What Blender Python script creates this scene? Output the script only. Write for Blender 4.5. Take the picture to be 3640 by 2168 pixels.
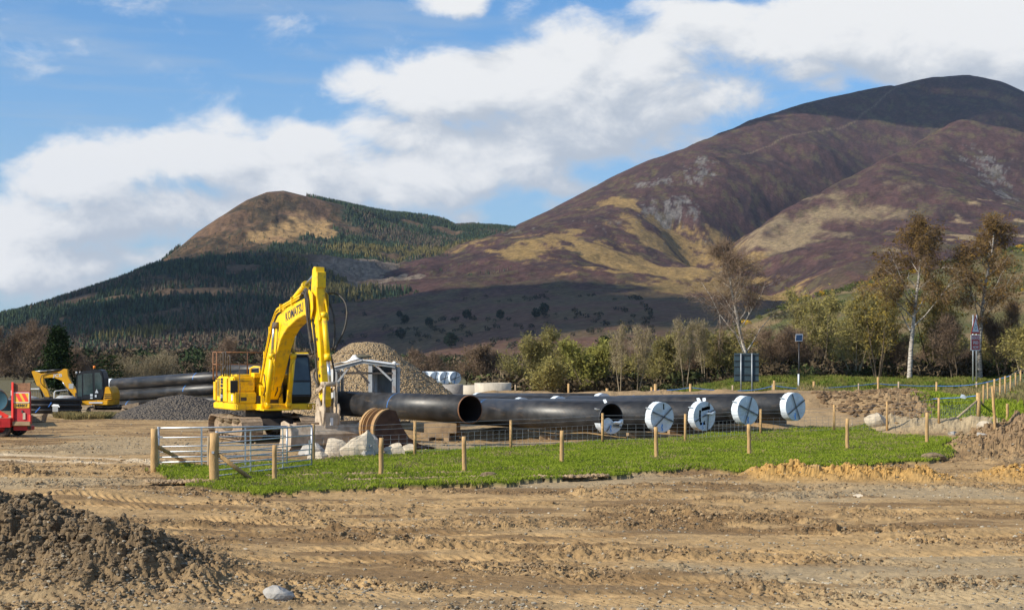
import bpy, bmesh, math, random
import numpy as np
from mathutils import Vector, Matrix, Euler
R = math.radians
for o in list(bpy.data.objects): bpy.data.objects.remove(o)
SC = bpy.context.scene
COL = SC.collection
# ------------------------------------------------------------------ camera
CH = 3.15                                   # eye height, m
F, CX, HY = 5000.0, 1820.0, 1280.0          # focal length, centre column and horizon row in photo pixels (3640 wide)
cd = bpy.data.cameras.new('camera'); cam = bpy.data.objects.new('camera', cd); COL.objects.link(cam)
cam.location = (0, 0, CH); cam.rotation_euler = (R(90), 0, 0)
cd.sensor_width = 36; cd.lens = 36*F/3640; cd.shift_y = (HY-1084)/3640
cd.clip_start = 0.5; cd.clip_end = 60000
SC.camera = cam
# ------------------------------------------------------------------ light
SUN_EL, SUN_AZ = R(34), R(27)               # elevation; azimuth measured from -X towards the camera
sdir = Vector((-math.cos(SUN_AZ)*math.cos(SUN_EL), -math.sin(SUN_AZ)*math.cos(SUN_EL), math.sin(SUN_EL)))  # towards the sun
sl = bpy.data.lights.new('sun', 'SUN'); sun = bpy.data.objects.new('sun', sl); COL.objects.link(sun)
sl.energy = 5.0; sl.angle = R(0.5); sl.color = (1.0, 0.92, 0.78)
sun.rotation_euler = (-sdir).to_track_quat('-Z', 'Y').to_euler(); sun.location = sdir*200
SC.view_settings.view_transform = 'Standard'; SC.view_settings.look = 'None'
SC.view_settings.gamma = 1; SC.view_settings.exposure = 0.32
SC.cycles.max_bounces = 6; SC.cycles.diffuse_bounces = 3; SC.cycles.glossy_bounces = 2
SC.cycles.transparent_max_bounces = 8; SC.cycles.volume_bounces = 0
SC.cycles.use_denoising = True

class NT:
    """tiny node helper"""
    def __init__(s, tree): s.t = tree; s.n = tree.nodes; s.l = tree.links
    def __call__(s, typ, ins=None, **kw):
        nd = s.n.new(typ)
        for k, v in kw.items(): setattr(nd, k, v)
        for k, v in (ins or {}).items():
            sock = nd.inputs[k]
            if isinstance(v, bpy.types.NodeSocket): s.l.new(v, sock)
            else: sock.default_value = v
        return nd
    def math(s, op, a, b=0.0, c=0.0, clamp=False):
        nd = s.n.new('ShaderNodeMath'); nd.operation = op; nd.use_clamp = clamp
        for i, v in enumerate((a, b, c)):
            if isinstance(v, bpy.types.NodeSocket): s.l.new(v, nd.inputs[i])
            else: nd.inputs[i].default_value = v
        return nd.outputs[0]
    def vmath(s, op, a, b=(0, 0, 0)):
        nd = s.n.new('ShaderNodeVectorMath'); nd.operation = op
        for i, v in enumerate((a, b)):
            if isinstance(v, bpy.types.NodeSocket): s.l.new(v, nd.inputs[i])
            else: nd.inputs[i].default_value = v
        return nd
    def mix(s, f, a, b, blend='MIX'):
        nd = s.n.new('ShaderNodeMix'); nd.data_type = 'RGBA'; nd.blend_type = blend; nd.clamp_factor = True
        for k, v in ((0, f), (6, a), (7, b)):
            if isinstance(v, bpy.types.NodeSocket): s.l.new(v, nd.inputs[k])
            else: nd.inputs[k].default_value = (v if k == 0 else (*v[:3], 1.0))
        return nd.outputs[2]
    def ramp(s, f, a, b):               # smooth 0..1 between a and b
        nd = s.n.new('ShaderNodeMapRange'); nd.interpolation_type = 'SMOOTHSTEP'
        s.l.new(f, nd.inputs[0]); nd.inputs[1].default_value = a; nd.inputs[2].default_value = b
        return nd.outputs[0]
# ------------------------------------------------------------------ sky
W = bpy.data.worlds.new('World'); SC.world = W; W.use_nodes = True
W.node_tree.nodes.clear(); w = NT(W.node_tree)
sky = w('ShaderNodeTexSky', sky_type='NISHITA', sun_disc=False, sun_elevation=SUN_EL,
        sun_rotation=math.atan2(sdir.x, sdir.y), altitude=100, air_density=1.0, dust_density=0.6, ozone_density=2.0)
gen = w('ShaderNodeNewGeometry').outputs['Incoming']
dirv = w.vmath('SCALE', gen); dirv.inputs[3].default_value = -1.0; dirv = dirv.outputs[0]
# cloud banks: centre (photo column, row), half width, half height in photo pixels, weight
BANKS = [(280,780,430,110,1.0),(80,930,380,130,.9),(1180,650,520,120,1.0),(1750,560,420,130,1.0),(2120,420,450,170,1.05),(1420,480,280,90,1.0),(3250,60,600,130,1.1),(330,640,330,130,.95),(760,560,420,150,1.05),(1150,540,330,120,1.05),(1500,640,420,150,.9),(700,740,900,90,.8),
         (150,830,300,130,.75),(1300,290,140,110,.75),(1600,330,320,190,1.1),(1950,280,380,200,1.1),(2250,330,330,190,1.05),
         (2050,480,520,130,.95),(2500,380,230,90,.7),(2950,100,620,150,1.15),(3450,180,430,190,1.15),(2550,40,300,70,.85),
         (1600,-10,170,60,.9),(2850,240,170,60,.65),(1650,780,120,60,.75),(2000,650,220,60,.6),(1850,20,130,60,.55),
         (2950,300,120,50,.6),(450,900,500,60,.6),(1980,730,110,40,.5)]
grp = bpy.data.node_groups.new('cloud_density', 'ShaderNodeTree')
grp.interface.new_socket('Dir', in_out='INPUT', socket_type='NodeSocketVector')
grp.interface.new_socket('Density', in_out='OUTPUT', socket_type='NodeSocketFloat')
g = NT(grp); gi = g('NodeGroupInput'); go = g('NodeGroupOutput')
warp = g('ShaderNodeTexNoise', {'Vector': gi.outputs[0], 'Scale': 9.0, 'Detail': 3.0})
wv = g.vmath('SUBTRACT', warp.outputs['Color'], (.5, .5, .5)); wsc = g.vmath('SCALE', wv.outputs[0]); wsc.inputs[3].default_value = 0.045
pos = g.vmath('ADD', gi.outputs[0], wsc.outputs[0]).outputs[0]
tot = None
for (px, py, hw, hh, wt) in BANKS:
    c = Vector(((px-CX)/F, 1, (HY-py)/F)).normalized()
    d = g.vmath('SUBTRACT', pos, tuple(c)).outputs[0]
    d = g.vmath('MULTIPLY', d, (F/hw, F/hw*.3, F/hh)).outputs[0]
    ln = g.vmath('LENGTH', d).outputs['Value']
    v = g.ramp(ln, 1.45, 0.15); v = g.math('MULTIPLY', v, wt)
    tot = v if tot is None else g.math('SMOOTH_MAX', tot, v, .25)
n1 = g('ShaderNodeTexNoise', {'Vector': g.vmath('MULTIPLY', gi.outputs[0], (1, 1, 1.7)).outputs[0], 'Scale': 16.0, 'Detail': 9.0, 'Roughness': .62, 'Distortion': .3})
dn = g.math('ADD', tot, g.math('MULTIPLY', g.math('SUBTRACT', n1.outputs['Fac'], .5), 1.7))
g.l.new(dn, go.inputs[0])
D0 = w('ShaderNodeGroup', node_tree=grp); w.l.new(dirv, D0.inputs[0])
D1 = w('ShaderNodeGroup', node_tree=grp); w.l.new(w.vmath('ADD', dirv, (-.010, 0, .016)).outputs[0], D1.inputs[0])
D2 = w('ShaderNodeGroup', node_tree=grp); w.l.new(w.vmath('ADD', dirv, (-.022, 0, .038)).outputs[0], D2.inputs[0])
cover = w.ramp(D0.outputs[0], .22, .76)
lit = w.math('SUBTRACT', D0.outputs[0], w.math('MULTIPLY', w.math('ADD', D1.outputs[0], D2.outputs[0]), .5))
bn = w('ShaderNodeTexNoise', {'Vector': w.vmath('MULTIPLY', dirv, (1, 1, 2.2)).outputs[0], 'Scale': 7.5, 'Detail': 5.0})
lit = w.math('ADD', lit, w.math('MULTIPLY', w.math('SUBTRACT', bn.outputs['Fac'], .5), .75)); fn = w('ShaderNodeTexNoise', {'Vector': w.vmath('MULTIPLY', dirv, (1, 1, 1.6)).outputs[0], 'Scale': 30.0, 'Detail': 6.0, 'Roughness': .6})
lit = w.math('ADD', lit, w.math('MULTIPLY', w.math('SUBTRACT', fn.outputs['Fac'], .5), .5))
lit = w.math('ADD', w.ramp(lit, -.30, .44), w.math('MULTIPLY', w.math('SUBTRACT', 1., cover), .3), clamp=True)
sepz = w('ShaderNodeSeparateXYZ', {0: dirv}).outputs[2]
# thin high streaks
st = w('ShaderNodeTexNoise', {'Vector': w.vmath('MULTIPLY', dirv, (2.2, 2.2, 19)).outputs[0], 'Scale': 4.0, 'Detail': 6.0, 'Roughness': .5})
streak = w.math('MULTIPLY', w.ramp(st.outputs['Fac'], .36, .72), .42)
low = w.math('MULTIPLY', w.ramp(sepz, .26, -.02), .72)
veil = w.math('MAXIMUM', streak, low)
blue = w.mix(1.0, sky.outputs[0], (.68, 1.08, 1.40), 'MULTIPLY')
pale = (3.7, 4.7, 6.0)
bg = w.mix(veil, blue, pale)
ccol = w.mix(lit, (4.6, 5.1, 5.8), (8.1, 8.15, 8.15))
allc = w.mix(cover, bg, ccol)
upm = w.ramp(sepz, .35, .8)
allc = w.mix(upm, allc, w.mix(.35, blue, (4.5, 5.0, 5.6)))
bgn = w('ShaderNodeBackground', {'Color': allc, 'Strength': 0.092})
w.l.new(bgn.outputs[0], w('ShaderNodeOutputWorld').inputs[0])

# ------------------------------------------------------------------ numeric noise
def _h(ix, iy, s):
    n = (ix.astype(np.int64)*374761393 + iy.astype(np.int64)*668265263 + s*1442695041) & 0xffffffff
    n = ((n ^ (n >> 13))*1274126177) & 0xffffffff
    return ((n ^ (n >> 16)) & 0xffff)/65535.0
def vn(x, y, s=0):
    ix = np.floor(x); iy = np.floor(y); fx = x-ix; fy = y-iy
    fx = fx*fx*fx*(fx*(fx*6-15)+10); fy = fy*fy*fy*(fy*(fy*6-15)+10)
    a = _h(ix, iy, s); b = _h(ix+1, iy, s); c = _h(ix, iy+1, s); d = _h(ix+1, iy+1, s)
    return (a*(1-fx)+b*fx)*(1-fy)+(c*(1-fx)+d*fx)*fy
def fbm(x, y, octv=4, s=0, rough=.5):
    x = np.asarray(x, float); y = np.asarray(y, float); t = 0; a = 1; n = 0
    for i in range(octv):
        t = t+a*vn(x, y, s+i*17); n += a; a *= rough
        x, y = x*1.7*1.18-y*.62+3.1, y*1.7*1.18+x*.62+7.7
    return t/n
def sstep(a, b, x):
    t = np.clip((np.asarray(x, float)-a)/(b-a), 0, 1); return t*t*(3-2*t)
def inpoly(X, Y, P):
    X = np.asarray(X, float); ins = np.zeros(X.shape, bool); n = len(P)
    for i in range(n):
        x0, y0 = P[i]; x1, y1 = P[(i+1) % n]
        if y0 == y1: continue
        c = ((y0 > Y) != (y1 > Y)) & (X < (x1-x0)*(Y-y0)/(y1-y0)+x0)
        ins ^= c
    return ins
# ------------------------------------------------------------------ materials
def mat(name, col, rough=.6, metal=0., var=.25, scale=3., dirt=None, dirt_amt=0., dirt_scale=2., bump=0., bscale=40., spec=.4, trans=0., mapping=None, col2=None):
    m = bpy.data.materials.new(name); m.use_nodes = True; m.node_tree.nodes.clear(); k = NT(m.node_tree)
    tc = k('ShaderNodeTexCoord').outputs['Object']
    if mapping: tc = k.vmath('MULTIPLY', tc, mapping).outputs[0]
    n = k('ShaderNodeTexNoise', {'Vector': tc, 'Scale': scale, 'Detail': 6., 'Roughness': .6})
    c2 = col2 or tuple(c*(1-var) for c in col)
    c1 = col if col2 else tuple(min(1, c*(1+var*.5)) for c in col)
    c = k.mix(k.ramp(n.outputs['Fac'], .3, .7), c2, c1)
    rg = rough
    if dirt:
        dnz = k('ShaderNodeTexNoise', {'Vector': tc, 'Scale': dirt_scale, 'Detail': 9., 'Roughness': .7})
        f = k.ramp(dnz.outputs['Fac'], .62-dirt_amt*.4, .78-dirt_amt*.3)
        f = k.math('MULTIPLY', f, min(1, .4+dirt_amt))
        c = k.mix(f, c, dirt); rg = k.math('ADD', rough, k.math('MULTIPLY', f, .3), clamp=True)
    p = k('ShaderNodeBsdfPrincipled', {'Base Color': c, 'Roughness': rg, 'Metallic': metal, 'Specular IOR Level': spec, 'Transmission Weight': trans})
    if bump:
        bn = k('ShaderNodeTexNoise', {'Vector': tc, 'Scale': bscale, 'Detail': 5.})
        b = k('ShaderNodeBump', {'Height': bn.outputs['Fac'], 'Strength': bump, 'Distance': .03}); k.l.new(b.outputs[0], p.inputs['Normal'])
    k.l.new(p.outputs[0], k('ShaderNodeOutputMaterial').inputs[0])
    return m
def vcmat(name, rough=.9, scale=6., amt=.35, bump=.5, bscale=25., bdist=.03, spec=.2):
    """colour from the mesh attribute 'col', broken up by noise"""
    m = bpy.data.materials.new(name); m.use_nodes = True; m.node_tree.nodes.clear(); k = NT(m.node_tree)
    at = k('ShaderNodeAttribute', attribute_name='col').outputs['Color']
    tc = k('ShaderNodeTexCoord').outputs['Object']
    n = k('ShaderNodeTexNoise', {'Vector': tc, 'Scale': scale, 'Detail': 8., 'Roughness': .65})
    f = k.ramp(n.outputs['Fac'], .25, .75)
    c = k.mix(f, k.mix(1., at, (1-amt,)*3, 'MULTIPLY'), k.mix(1., at, (1+amt,)*3, 'MULTIPLY'))
    p = k('ShaderNodeBsdfPrincipled', {'Base Color': c, 'Roughness': rough, 'Specular IOR Level': spec})
    if bump:
        bn = k('ShaderNodeTexNoise', {'Vector': tc, 'Scale': bscale, 'Detail': 6., 'Roughness': .65})
        b = k('ShaderNodeBump', {'Height': bn.outputs['Fac'], 'Strength': bump, 'Distance': bdist}); k.l.new(b.outputs[0], p.inputs['Normal'])
    k.l.new(p.outputs[0], k('ShaderNodeOutputMaterial').inputs[0])
    return m
MUD = (.30, .22, .14)
M = dict(
 yellow=mat('yellow_paint', (.90, .57, .004), .42, var=.10, scale=1.2, dirt=(.30, .19, .07), dirt_amt=.33, dirt_scale=3.5, spec=.4),
 yellow2=mat('ochre_paint', (.72, .36, .01), .45, var=.12, scale=2., dirt=(.25, .15, .06), dirt_amt=.25, dirt_scale=5.),
 navy=mat('navy_decal', (.015, .02, .06), .4), white=mat('white_paint', (.75, .76, .76), .5, var=.12, dirt=(.35, .28, .2), dirt_amt=.2),
 black=mat('black_paint', (.02, .021, .024), .4, var=.2), rubber=mat('rubber', (.03, .03, .031), .75, dirt=MUD, dirt_amt=.3),
 chrome=mat('chrome_rod', (.62, .64, .66), .25, metal=.85, var=.15), hose=mat('hose_rubber', (.05, .042, .035), .55, dirt=(.3, .22, .12), dirt_amt=.25),
 steelmud=mat('muddy_steel', (.36, .26, .17), .75, var=.3, scale=4., dirt=(.20, .14, .09), dirt_amt=.5, dirt_scale=6., bump=.4),
 steel=mat('bare_steel', (.50, .40, .29), .62, metal=.0, var=.25, scale=5., dirt=(.28, .2, .13), dirt_amt=.4, bump=.2),
 rust=mat('rusty_steel', (.25, .12, .06), .8, var=.35, scale=8.), darkst=mat('dark_steel', (.06, .05, .045), .6, dirt=MUD, dirt_amt=.3),
 glass=mat('cab_glass', (.035, .06, .075), .08, var=.3, scale=1.5, spec=.9), seat=mat('seat_fabric', (.02, .02, .025), .8),
 galv=mat('galvanised_steel', (.52, .55, .58), .38, metal=.55, var=.2, scale=12.), galvd=mat('weathered_galvanised_steel', (.34, .36, .38), .5, metal=.4, var=.25),
 wood=mat('peeled_timber', (.50, .31, .13), .75, var=.3, scale=7., dirt=(.20, .11, .05), dirt_amt=.30, dirt_scale=9., bump=.3, mapping=(1, 1, .25)),
 wood2=mat('weathered_timber', (.40, .30, .19), .8, var=.3, scale=6., dirt=(.15, .10, .06), dirt_amt=.35, mapping=(1, 1, .25)),
 baulk=mat('sawn_baulk_timber', (.36, .25, .14), .8, var=.35, scale=4., dirt=(.16, .11, .07), dirt_amt=.45, bump=.3),
 sleeve=mat('white_plastic_sleeve', (.66, .72, .78), .45, var=.12, scale=2.5, bump=.6, bscale=5., dirt=(.42, .40, .36), dirt_amt=.12),
 tape=mat('grey_tape', (.13, .14, .15), .5), blue=mat('blue_marker_paint', (.04, .22, .62), .5), rope=mat('blue_rope', (.05, .18, .55), .6),
 pipein=mat('pipe_bore', (.02, .012, .01), .8), wire=mat('fence_wire', (.40, .42, .44), .4, metal=.6),
 rock=mat('pale_boulder', (.56, .47, .35), .85, var=.28, scale=2.2, dirt=(.34, .27, .18), dirt_amt=.3, bump=.8, bscale=7.),
 rock2=mat('grey_boulder', (.40, .37, .33), .85, var=.3, scale=3., bump=.8, bscale=9.), concrete=mat('concrete', (.50, .44, .35), .85, var=.2, scale=1.6, dirt=(.3, .27, .22), dirt_amt=.35, mapping=(1, 1, .3)),
 concrete2=mat('dark_concrete', (.24, .22, .20), .85, var=.25), red=mat('red_paint', (.42, .012, .012), .45, var=.2, dirt=(.20, .04, .02), dirt_amt=.25),  # concrete2 is a darker concrete tone
 redref_sunlit=mat('reflective_and_sunlit_red', (.85, .05, .03), .4, var=.05), amber=mat('amber_reflective', (.75, .42, .03), .45, var=.1), plank=mat('deck_plank', (.50, .38, .24), .8, var=.25, scale=5., mapping=(.3, 3, 1)),
 bluesteel=mat('blue_coating', (.05, .13, .17), .45, var=.3, scale=1.5), grey=mat('grey_paint', (.27, .29, .30), .55, var=.2, dirt=(.2, .14, .1), dirt_amt=.3, mapping=(1, 1, .25)),
 lgrey=mat('light_grey_paint', (.42, .43, .43), .55, var=.2, dirt=(.25, .15, .1), dirt_amt=.35), sheet=mat('white_sheeting', (.82, .80, .76), .6, var=.08),
 orange=mat('orange_beacon', (.95, .25, .02), .3), signback=mat('sign_back', (.035, .06, .075), .5, var=.25), solar=mat('solar_cell', (.012, .03, .07), .15),
 signred=mat('sign_red', (.40, .012, .015), .4, var=.08), signwhite=mat('sign_white', (.62, .66, .70), .4, var=.05), birch=mat('birch_bark', (.66, .60, .52), .8, col2=(.10, .08, .07), scale=2.3, mapping=(1, 1, 5.)),
 bark=mat('bark', (.13, .095, .06), .9, var=.35, scale=4.), barkp=mat('pale_bark', (.26, .205, .13), .9, var=.35, scale=4.), twig=mat('twigs', (.20, .135, .09), .9, var=.35),
 twigr=mat('russet_twigs', (.17, .11, .06), .9, var=.3), twigg=mat('olive_twigs', (.25, .22, .10), .9, var=.3), twigp=mat('pale_twigs', (.28, .225, .13), .9, var=.3),
 oilcan=mat('dark_roll', (.10, .09, .06), .8), plastic=mat('clear_plastic', (.55, .62, .68), .3, var=.2),
)
def foliage(name, c1, c2, trans=.38):
    m = bpy.data.materials.new(name); m.use_nodes = True; m.node_tree.nodes.clear(); k = NT(m.node_tree)
    tc = k('ShaderNodeTexCoord').outputs['Object']
    n = k('ShaderNodeTexNoise', {'Vector': tc, 'Scale': 1.1, 'Detail': 4.}); oi = k('ShaderNodeObjectInfo').outputs['Random']
    c = k.mix(k.ramp(n.outputs['Fac'], .3, .7), c1, c2)
    c = k.mix(1., c, k.mix(oi, (.85, .85, .85), (1.12, 1.1, 1.05)), 'MULTIPLY')
    d = k('ShaderNodeBsdfDiffuse', {'Color': c}); t = k('ShaderNodeBsdfTranslucent', {'Color': c})
    s = k('ShaderNodeMixShader', {0: trans, 1: d.outputs[0], 2: t.outputs[0]})
    k.l.new(s.outputs[0], k('ShaderNodeOutputMaterial').inputs[0]); return m
M.update(leafg=foliage('fresh_willow_leaves', (.39, .37, .10), (.27, .26, .08)), leafo=foliage('olive_buds', (.37, .32, .11), (.25, .215, .08)),
 leafr=foliage('russet_catkins', (.25, .155, .05), (.17, .11, .045)), needle=foliage('dark_needles', (.035, .055, .02), (.02, .035, .016), .1),
 leafy=foliage('gold_green_buds', (.40, .30, .075), (.27, .21, .06)), verge=foliage('verge_blades', (.13, .185, .03), (.215, .195, .065), .3),
 gorse=foliage('gorse_flowers', (.62, .36, .01), (.45, .27, .02)), leafd=foliage('dull_brown_buds', (.21, .145, .08), (.15, .11, .065)),
 grass=foliage('grass_blades', (.30, .36, .045), (.20, .265, .03), .4), grassd=foliage('dry_grass', (.34, .27, .13), (.22, .20, .09), .3))
# ------------------------------------------------------------------ mesh builder
class MB:
    def __init__(s): s.v = []; s.f = []; s.sm = []
    def add(s, vs, fs, smooth=False):
        b = len(s.v); s.v += [tuple(v) for v in vs]; s.f += [tuple(b+i for i in f) for f in fs]; s.sm += [smooth]*len(fs); return s
    def box(s, x0, x1, y0, y1, z0, z1, b=0.):
        if b > 0: return s.prism([(x0+b, z0), (x1-b, z0), (x1, z0+b), (x1, z1-b), (x1-b, z1), (x0+b, z1), (x0, z1-b), (x0, z0+b)], y0, y1, 'y')
        v = [(x, y, z) for x in (x0, x1) for y in (y0, y1) for z in (z0, z1)]
        return s.add(v, [(0, 1, 3, 2), (4, 6, 7, 5), (0, 4, 5, 1), (2, 3, 7, 6), (0, 2, 6, 4), (1, 5, 7, 3)])
    def prism(s, poly, a, b, axis='y'):
        """2-D outline extruded along an axis; outline is (x,z) for y, (x,y) for z, (y,z) for x"""
        def P(p, t): return {'y': (p[0], t, p[1]), 'z': (p[0], p[1], t), 'x': (t, p[0], p[1])}[axis]
        n = len(poly); v = [P(p, a) for p in poly]+[P(p, b) for p in poly]
        area = sum(poly[i][0]*poly[(i+1) % n][1]-poly[(i+1) % n][0]*poly[i][1] for i in range(n))
        f = [tuple(range(n)), tuple(range(2*n-1, n-1, -1))]+[(i, n+i, n+(i+1) % n, (i+1) % n) for i in range(n)]
        return s.add(v, f)
    def beam(s, p, q, wd, ht, up=(0, 0, 1)):
        p = Vector(p); q = Vector(q); d = (q-p).normalized(); u = Vector(up)
        if abs(d.dot(u)) > .98: u = Vector((1, 0, 0))
        r = d.cross(u).normalized(); u = r.cross(d).normalized(); a = r*wd/2; c = u*ht/2
        v = [p-a-c, p+a-c, p+a+c, p-a+c, q-a-c, q+a-c, q+a+c, q-a+c]
        return s.add(v, [(3, 2, 1, 0), (4, 5, 6, 7), (0, 1, 5, 4), (1, 2, 6, 5), (2, 3, 7, 6), (3, 0, 4, 7)])
    def tube(s, pts, rad, n=8, cap=True, closed=False):
        pts = [Vector(p) for p in pts]; m = len(pts); rad = rad if isinstance(rad, (list, tuple)) else [rad]*m
        vs = []; prev = None
        for i, p in enumerate(pts):
            if closed: d = pts[(i+1) % m]-pts[i-1]
            else: d = (pts[min(i+1, m-1)]-pts[max(i-1, 0)])
            d.normalize()
            if prev is None:
                u = Vector((0, 0, 1)) if abs(d.z) < .9 else Vector((1, 0, 0)); r = d.cross(u).normalized()
            else:
                r = (prev-d*prev.dot(d)).normalized()
            prev = r; u = r.cross(d)
            for k in range(n):
                a = 2*math.pi*k/n; vs.append(p+(r*math.cos(a)+u*math.sin(a))*rad[i])
        fs = []
        for i in range(m if closed else m-1):
            for k in range(n):
                a, b = i*n+k, i*n+(k+1) % n; c, e = ((i+1) % m)*n+(k+1) % n, ((i+1) % m)*n+k
                fs.append((a, e, c, b))
        s.add(vs, fs, True)
        if cap and not closed:
            b = len(s.v)-m*n
            s.f += [tuple(b+k for k in range(n)), tuple(b+(m-1)*n+k for k in range(n-1, -1, -1))]; s.sm += [False]*2
        return s
    def lathe(s, prof, c=(0, 0, 0), axis='z', n=24, smooth=True):
        """profile of (radius, height) turned about an axis through c"""
        c = Vector(c); vs = []
        for (r, h) in prof:
            for k in range(n):
                a = 2*math.pi*k/n; x, y = r*math.cos(a), r*math.sin(a)
                vs.append(c+Vector({'z': (x, y, h), 'y': (y, h, x), 'x': (h, x, y)}[axis]))
        m = len(prof)
        return s.add(vs, [(i*n+k, i*n+(k+1) % n, (i+1)*n+(k+1) % n, (i+1)*n+k) for i in range(m-1) for k in range(n)], smooth)
    def build(s, name, m, parent=None, bevel=0.):
        me = bpy.data.meshes.new(name); me.from_pydata(s.v, [], s.f)
        me.polygons.foreach_set('use_smooth', s.sm)
        for q in (m if isinstance(m, (list, tuple)) else [m]): me.materials.append(q)
        bm = bmesh.new(); bm.from_mesh(me); bmesh.ops.recalc_face_normals(bm, faces=bm.faces)
        if bevel > 0:
            es = [e for e in bm.edges if len(e.link_faces) == 2 and e.calc_face_angle(0) > .6]
            bmesh.ops.bevel(bm, geom=es, offset=bevel, segments=2, affect='EDGES', clamp_overlap=True)
        bm.to_mesh(me); bm.free()
        o = bpy.data.objects.new(name, me); COL.objects.link(o)
        if parent: o.parent = parent
        return o
def arrays(name, V, Fc, m, parent=None, col=None, mi=None, smooth=False):
    """mesh straight from numpy arrays; Fc is (n,3) or (n,4)"""
    V = np.asarray(V, np.float32); Fc = np.asarray(Fc, np.int32); k = Fc.shape[1]; nf = len(Fc)
    me = bpy.data.meshes.new(name); me.vertices.add(len(V)); me.vertices.foreach_set('co', V.ravel())
    me.loops.add(nf*k); me.loops.foreach_set('vertex_index', Fc.ravel())
    me.polygons.add(nf); me.polygons.foreach_set('loop_start', np.arange(0, nf*k, k, dtype=np.int32))
    me.polygons.foreach_set('use_smooth', np.full(nf, smooth))
    for q in (m if isinstance(m, (list, tuple)) else [m]): me.materials.append(q)
    if mi is not None: me.polygons.foreach_set('material_index', np.asarray(mi, np.int32))
    if col is not None:
        a = me.color_attributes.new('col', 'FLOAT_COLOR', 'POINT')
        a.data.foreach_set('color', np.c_[col, np.ones(len(col))].astype(np.float32).ravel())
    me.update(calc_edges=True); me.validate()
    o = bpy.data.objects.new(name, me); COL.objects.link(o)
    if parent: o.parent = parent
    return o
def tag(o, label=None, cat=None, group=None, kind=None):
    for k, v in (('label', label), ('category', cat), ('group', group), ('kind', kind)):
        if v: o[k] = v
    return o
def thing(name, label, cat, loc=(0, 0, 0), rz=0., group=None):
    o = bpy.data.objects.new(name, None); COL.objects.link(o); o.location = loc; o.rotation_euler = (0, 0, rz)
    o.empty_display_size = .3; return tag(o, label, cat, group)
def copy_tree(o, parent=None):
    c = o.copy(); COL.objects.link(c); c.parent = parent
    for ch in list(o.children): copy_tree(ch, c)
    return c
def lettering(txt, size, m, parent, origin, xax, yax, name='lettering', depth=.004, align='CENTER', xs=1.0):
    cu = bpy.data.curves.new('t', 'FONT'); cu.body = txt; cu.size = size; cu.align_x = align; cu.align_y = 'CENTER'; cu.extrude = depth; cu.offset = size*.012; cu.resolution_u = 2
    t = bpy.data.objects.new('t', cu); COL.objects.link(t); bpy.context.view_layer.update()
    me = bpy.data.meshes.new_from_object(t.evaluated_get(bpy.context.evaluated_depsgraph_get())); bpy.data.objects.remove(t); bpy.data.curves.remove(cu)
    x = Vector(xax).normalized(); y = Vector(yax); y = (y-x*y.dot(x)).normalized(); z = x.cross(y)
    mt = Matrix(((x.x*xs, y.x, z.x, origin[0]), (x.y*xs, y.y, z.y, origin[1]), (x.z*xs, y.z, z.z, origin[2]), (0, 0, 0, 1)))
    me.transform(mt); me.materials.clear(); me.materials.append(m); me.name = name
    o = bpy.data.objects.new(name, me); COL.objects.link(o); o.parent = parent; return o
def P(px, py, Y): return Vector(((px-CX)/F*Y, Y, CH+(HY-py)*Y/F))
def icolump(rng, r, c, flat=.75, sub=2, amp=.3, planes=0):
    bm = bmesh.new(); bmesh.ops.create_icosphere(bm, subdivisions=sub, radius=1)
    sd = rng.randint(0, 9999)
    cuts = [(Vector((rng.gauss(0, 1), rng.gauss(0, 1), rng.gauss(0, 1)))).normalized() for _ in range(planes)]
    for v in bm.verts:
        q = v.co.copy()
        for c0 in cuts:
            dd = q.dot(c0)-.62
            if dd > 0: q -= c0*dd
        nz = fbm([q.x*1.6+sd+q.z*1.3], [q.y*1.6+q.z*.9], 3, 5)[0]-.5
        q *= 1+amp*2*nz
        v.co = Vector((q.x*r[0], q.y*r[1], q.z*r[2]))+Vector(c)
    return bm
def bm_obj(bm, name, m, parent=None, smooth=False):
    me = bpy.data.meshes.new(name); bm.to_mesh(me); bm.free(); me.materials.append(m)
    if smooth: me.polygons.foreach_set('use_smooth', [True]*len(me.polygons))
    o = bpy.data.objects.new(name, me); COL.objects.link(o)
    if parent: o.parent = parent
    return o
# ================================================================== GROUND
def G0(px, py): Y = F*CH/(py-HY); return ((px-CX)/F*Y, Y)        # where a photo pixel meets flat ground
TURF = [G0(*p) for p in [(555,1690),(620,1712),(701,1731),(760,1756),(935,1772),(1256,1753),(1461,1741),(1700,1738),(1899,1721),(2191,1696),(2483,1673),(2640,1690),(2775,1668),(3000,1668),(3200,1655),(3360,1648),(3400,1618),(3380,1566),(3126,1552),(3068,1530),(2775,1538),(2483,1552),(2337,1570),(2118,1572),(1899,1594),(1651,1606),(1461,1618),(1240,1634),(1110,1650),(900,1662),(720,1668),(560,1672)]]
TURF2 = [(18.6,63.2),(21.5,59.5),(26,57),(60,60),(60,88),(25,88),(22,80),(20.3,69)]            # field corner by the fence brace
def caps(X, Y, a, b, wd, h0, h1=None):
    """height of a long heap from a to b"""
    h1 = h0 if h1 is None else h1; ax, ay = a; dx, dy = b[0]-ax, b[1]-ay
    t = np.clip(((X-ax)*dx+(Y-ay)*dy)/(dx*dx+dy*dy), 0, 1); d = np.hypot(X-ax-t*dx, Y-ay-t*dy)
    return (h0+(h1-h0)*t)*np.exp(-(d/wd)**2*1.3)
def blob(X, Y, c, r, h): return h*np.exp(-(((X-c[0])/r)**2+((Y-c[1])/r)**2)*1.3)
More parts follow.
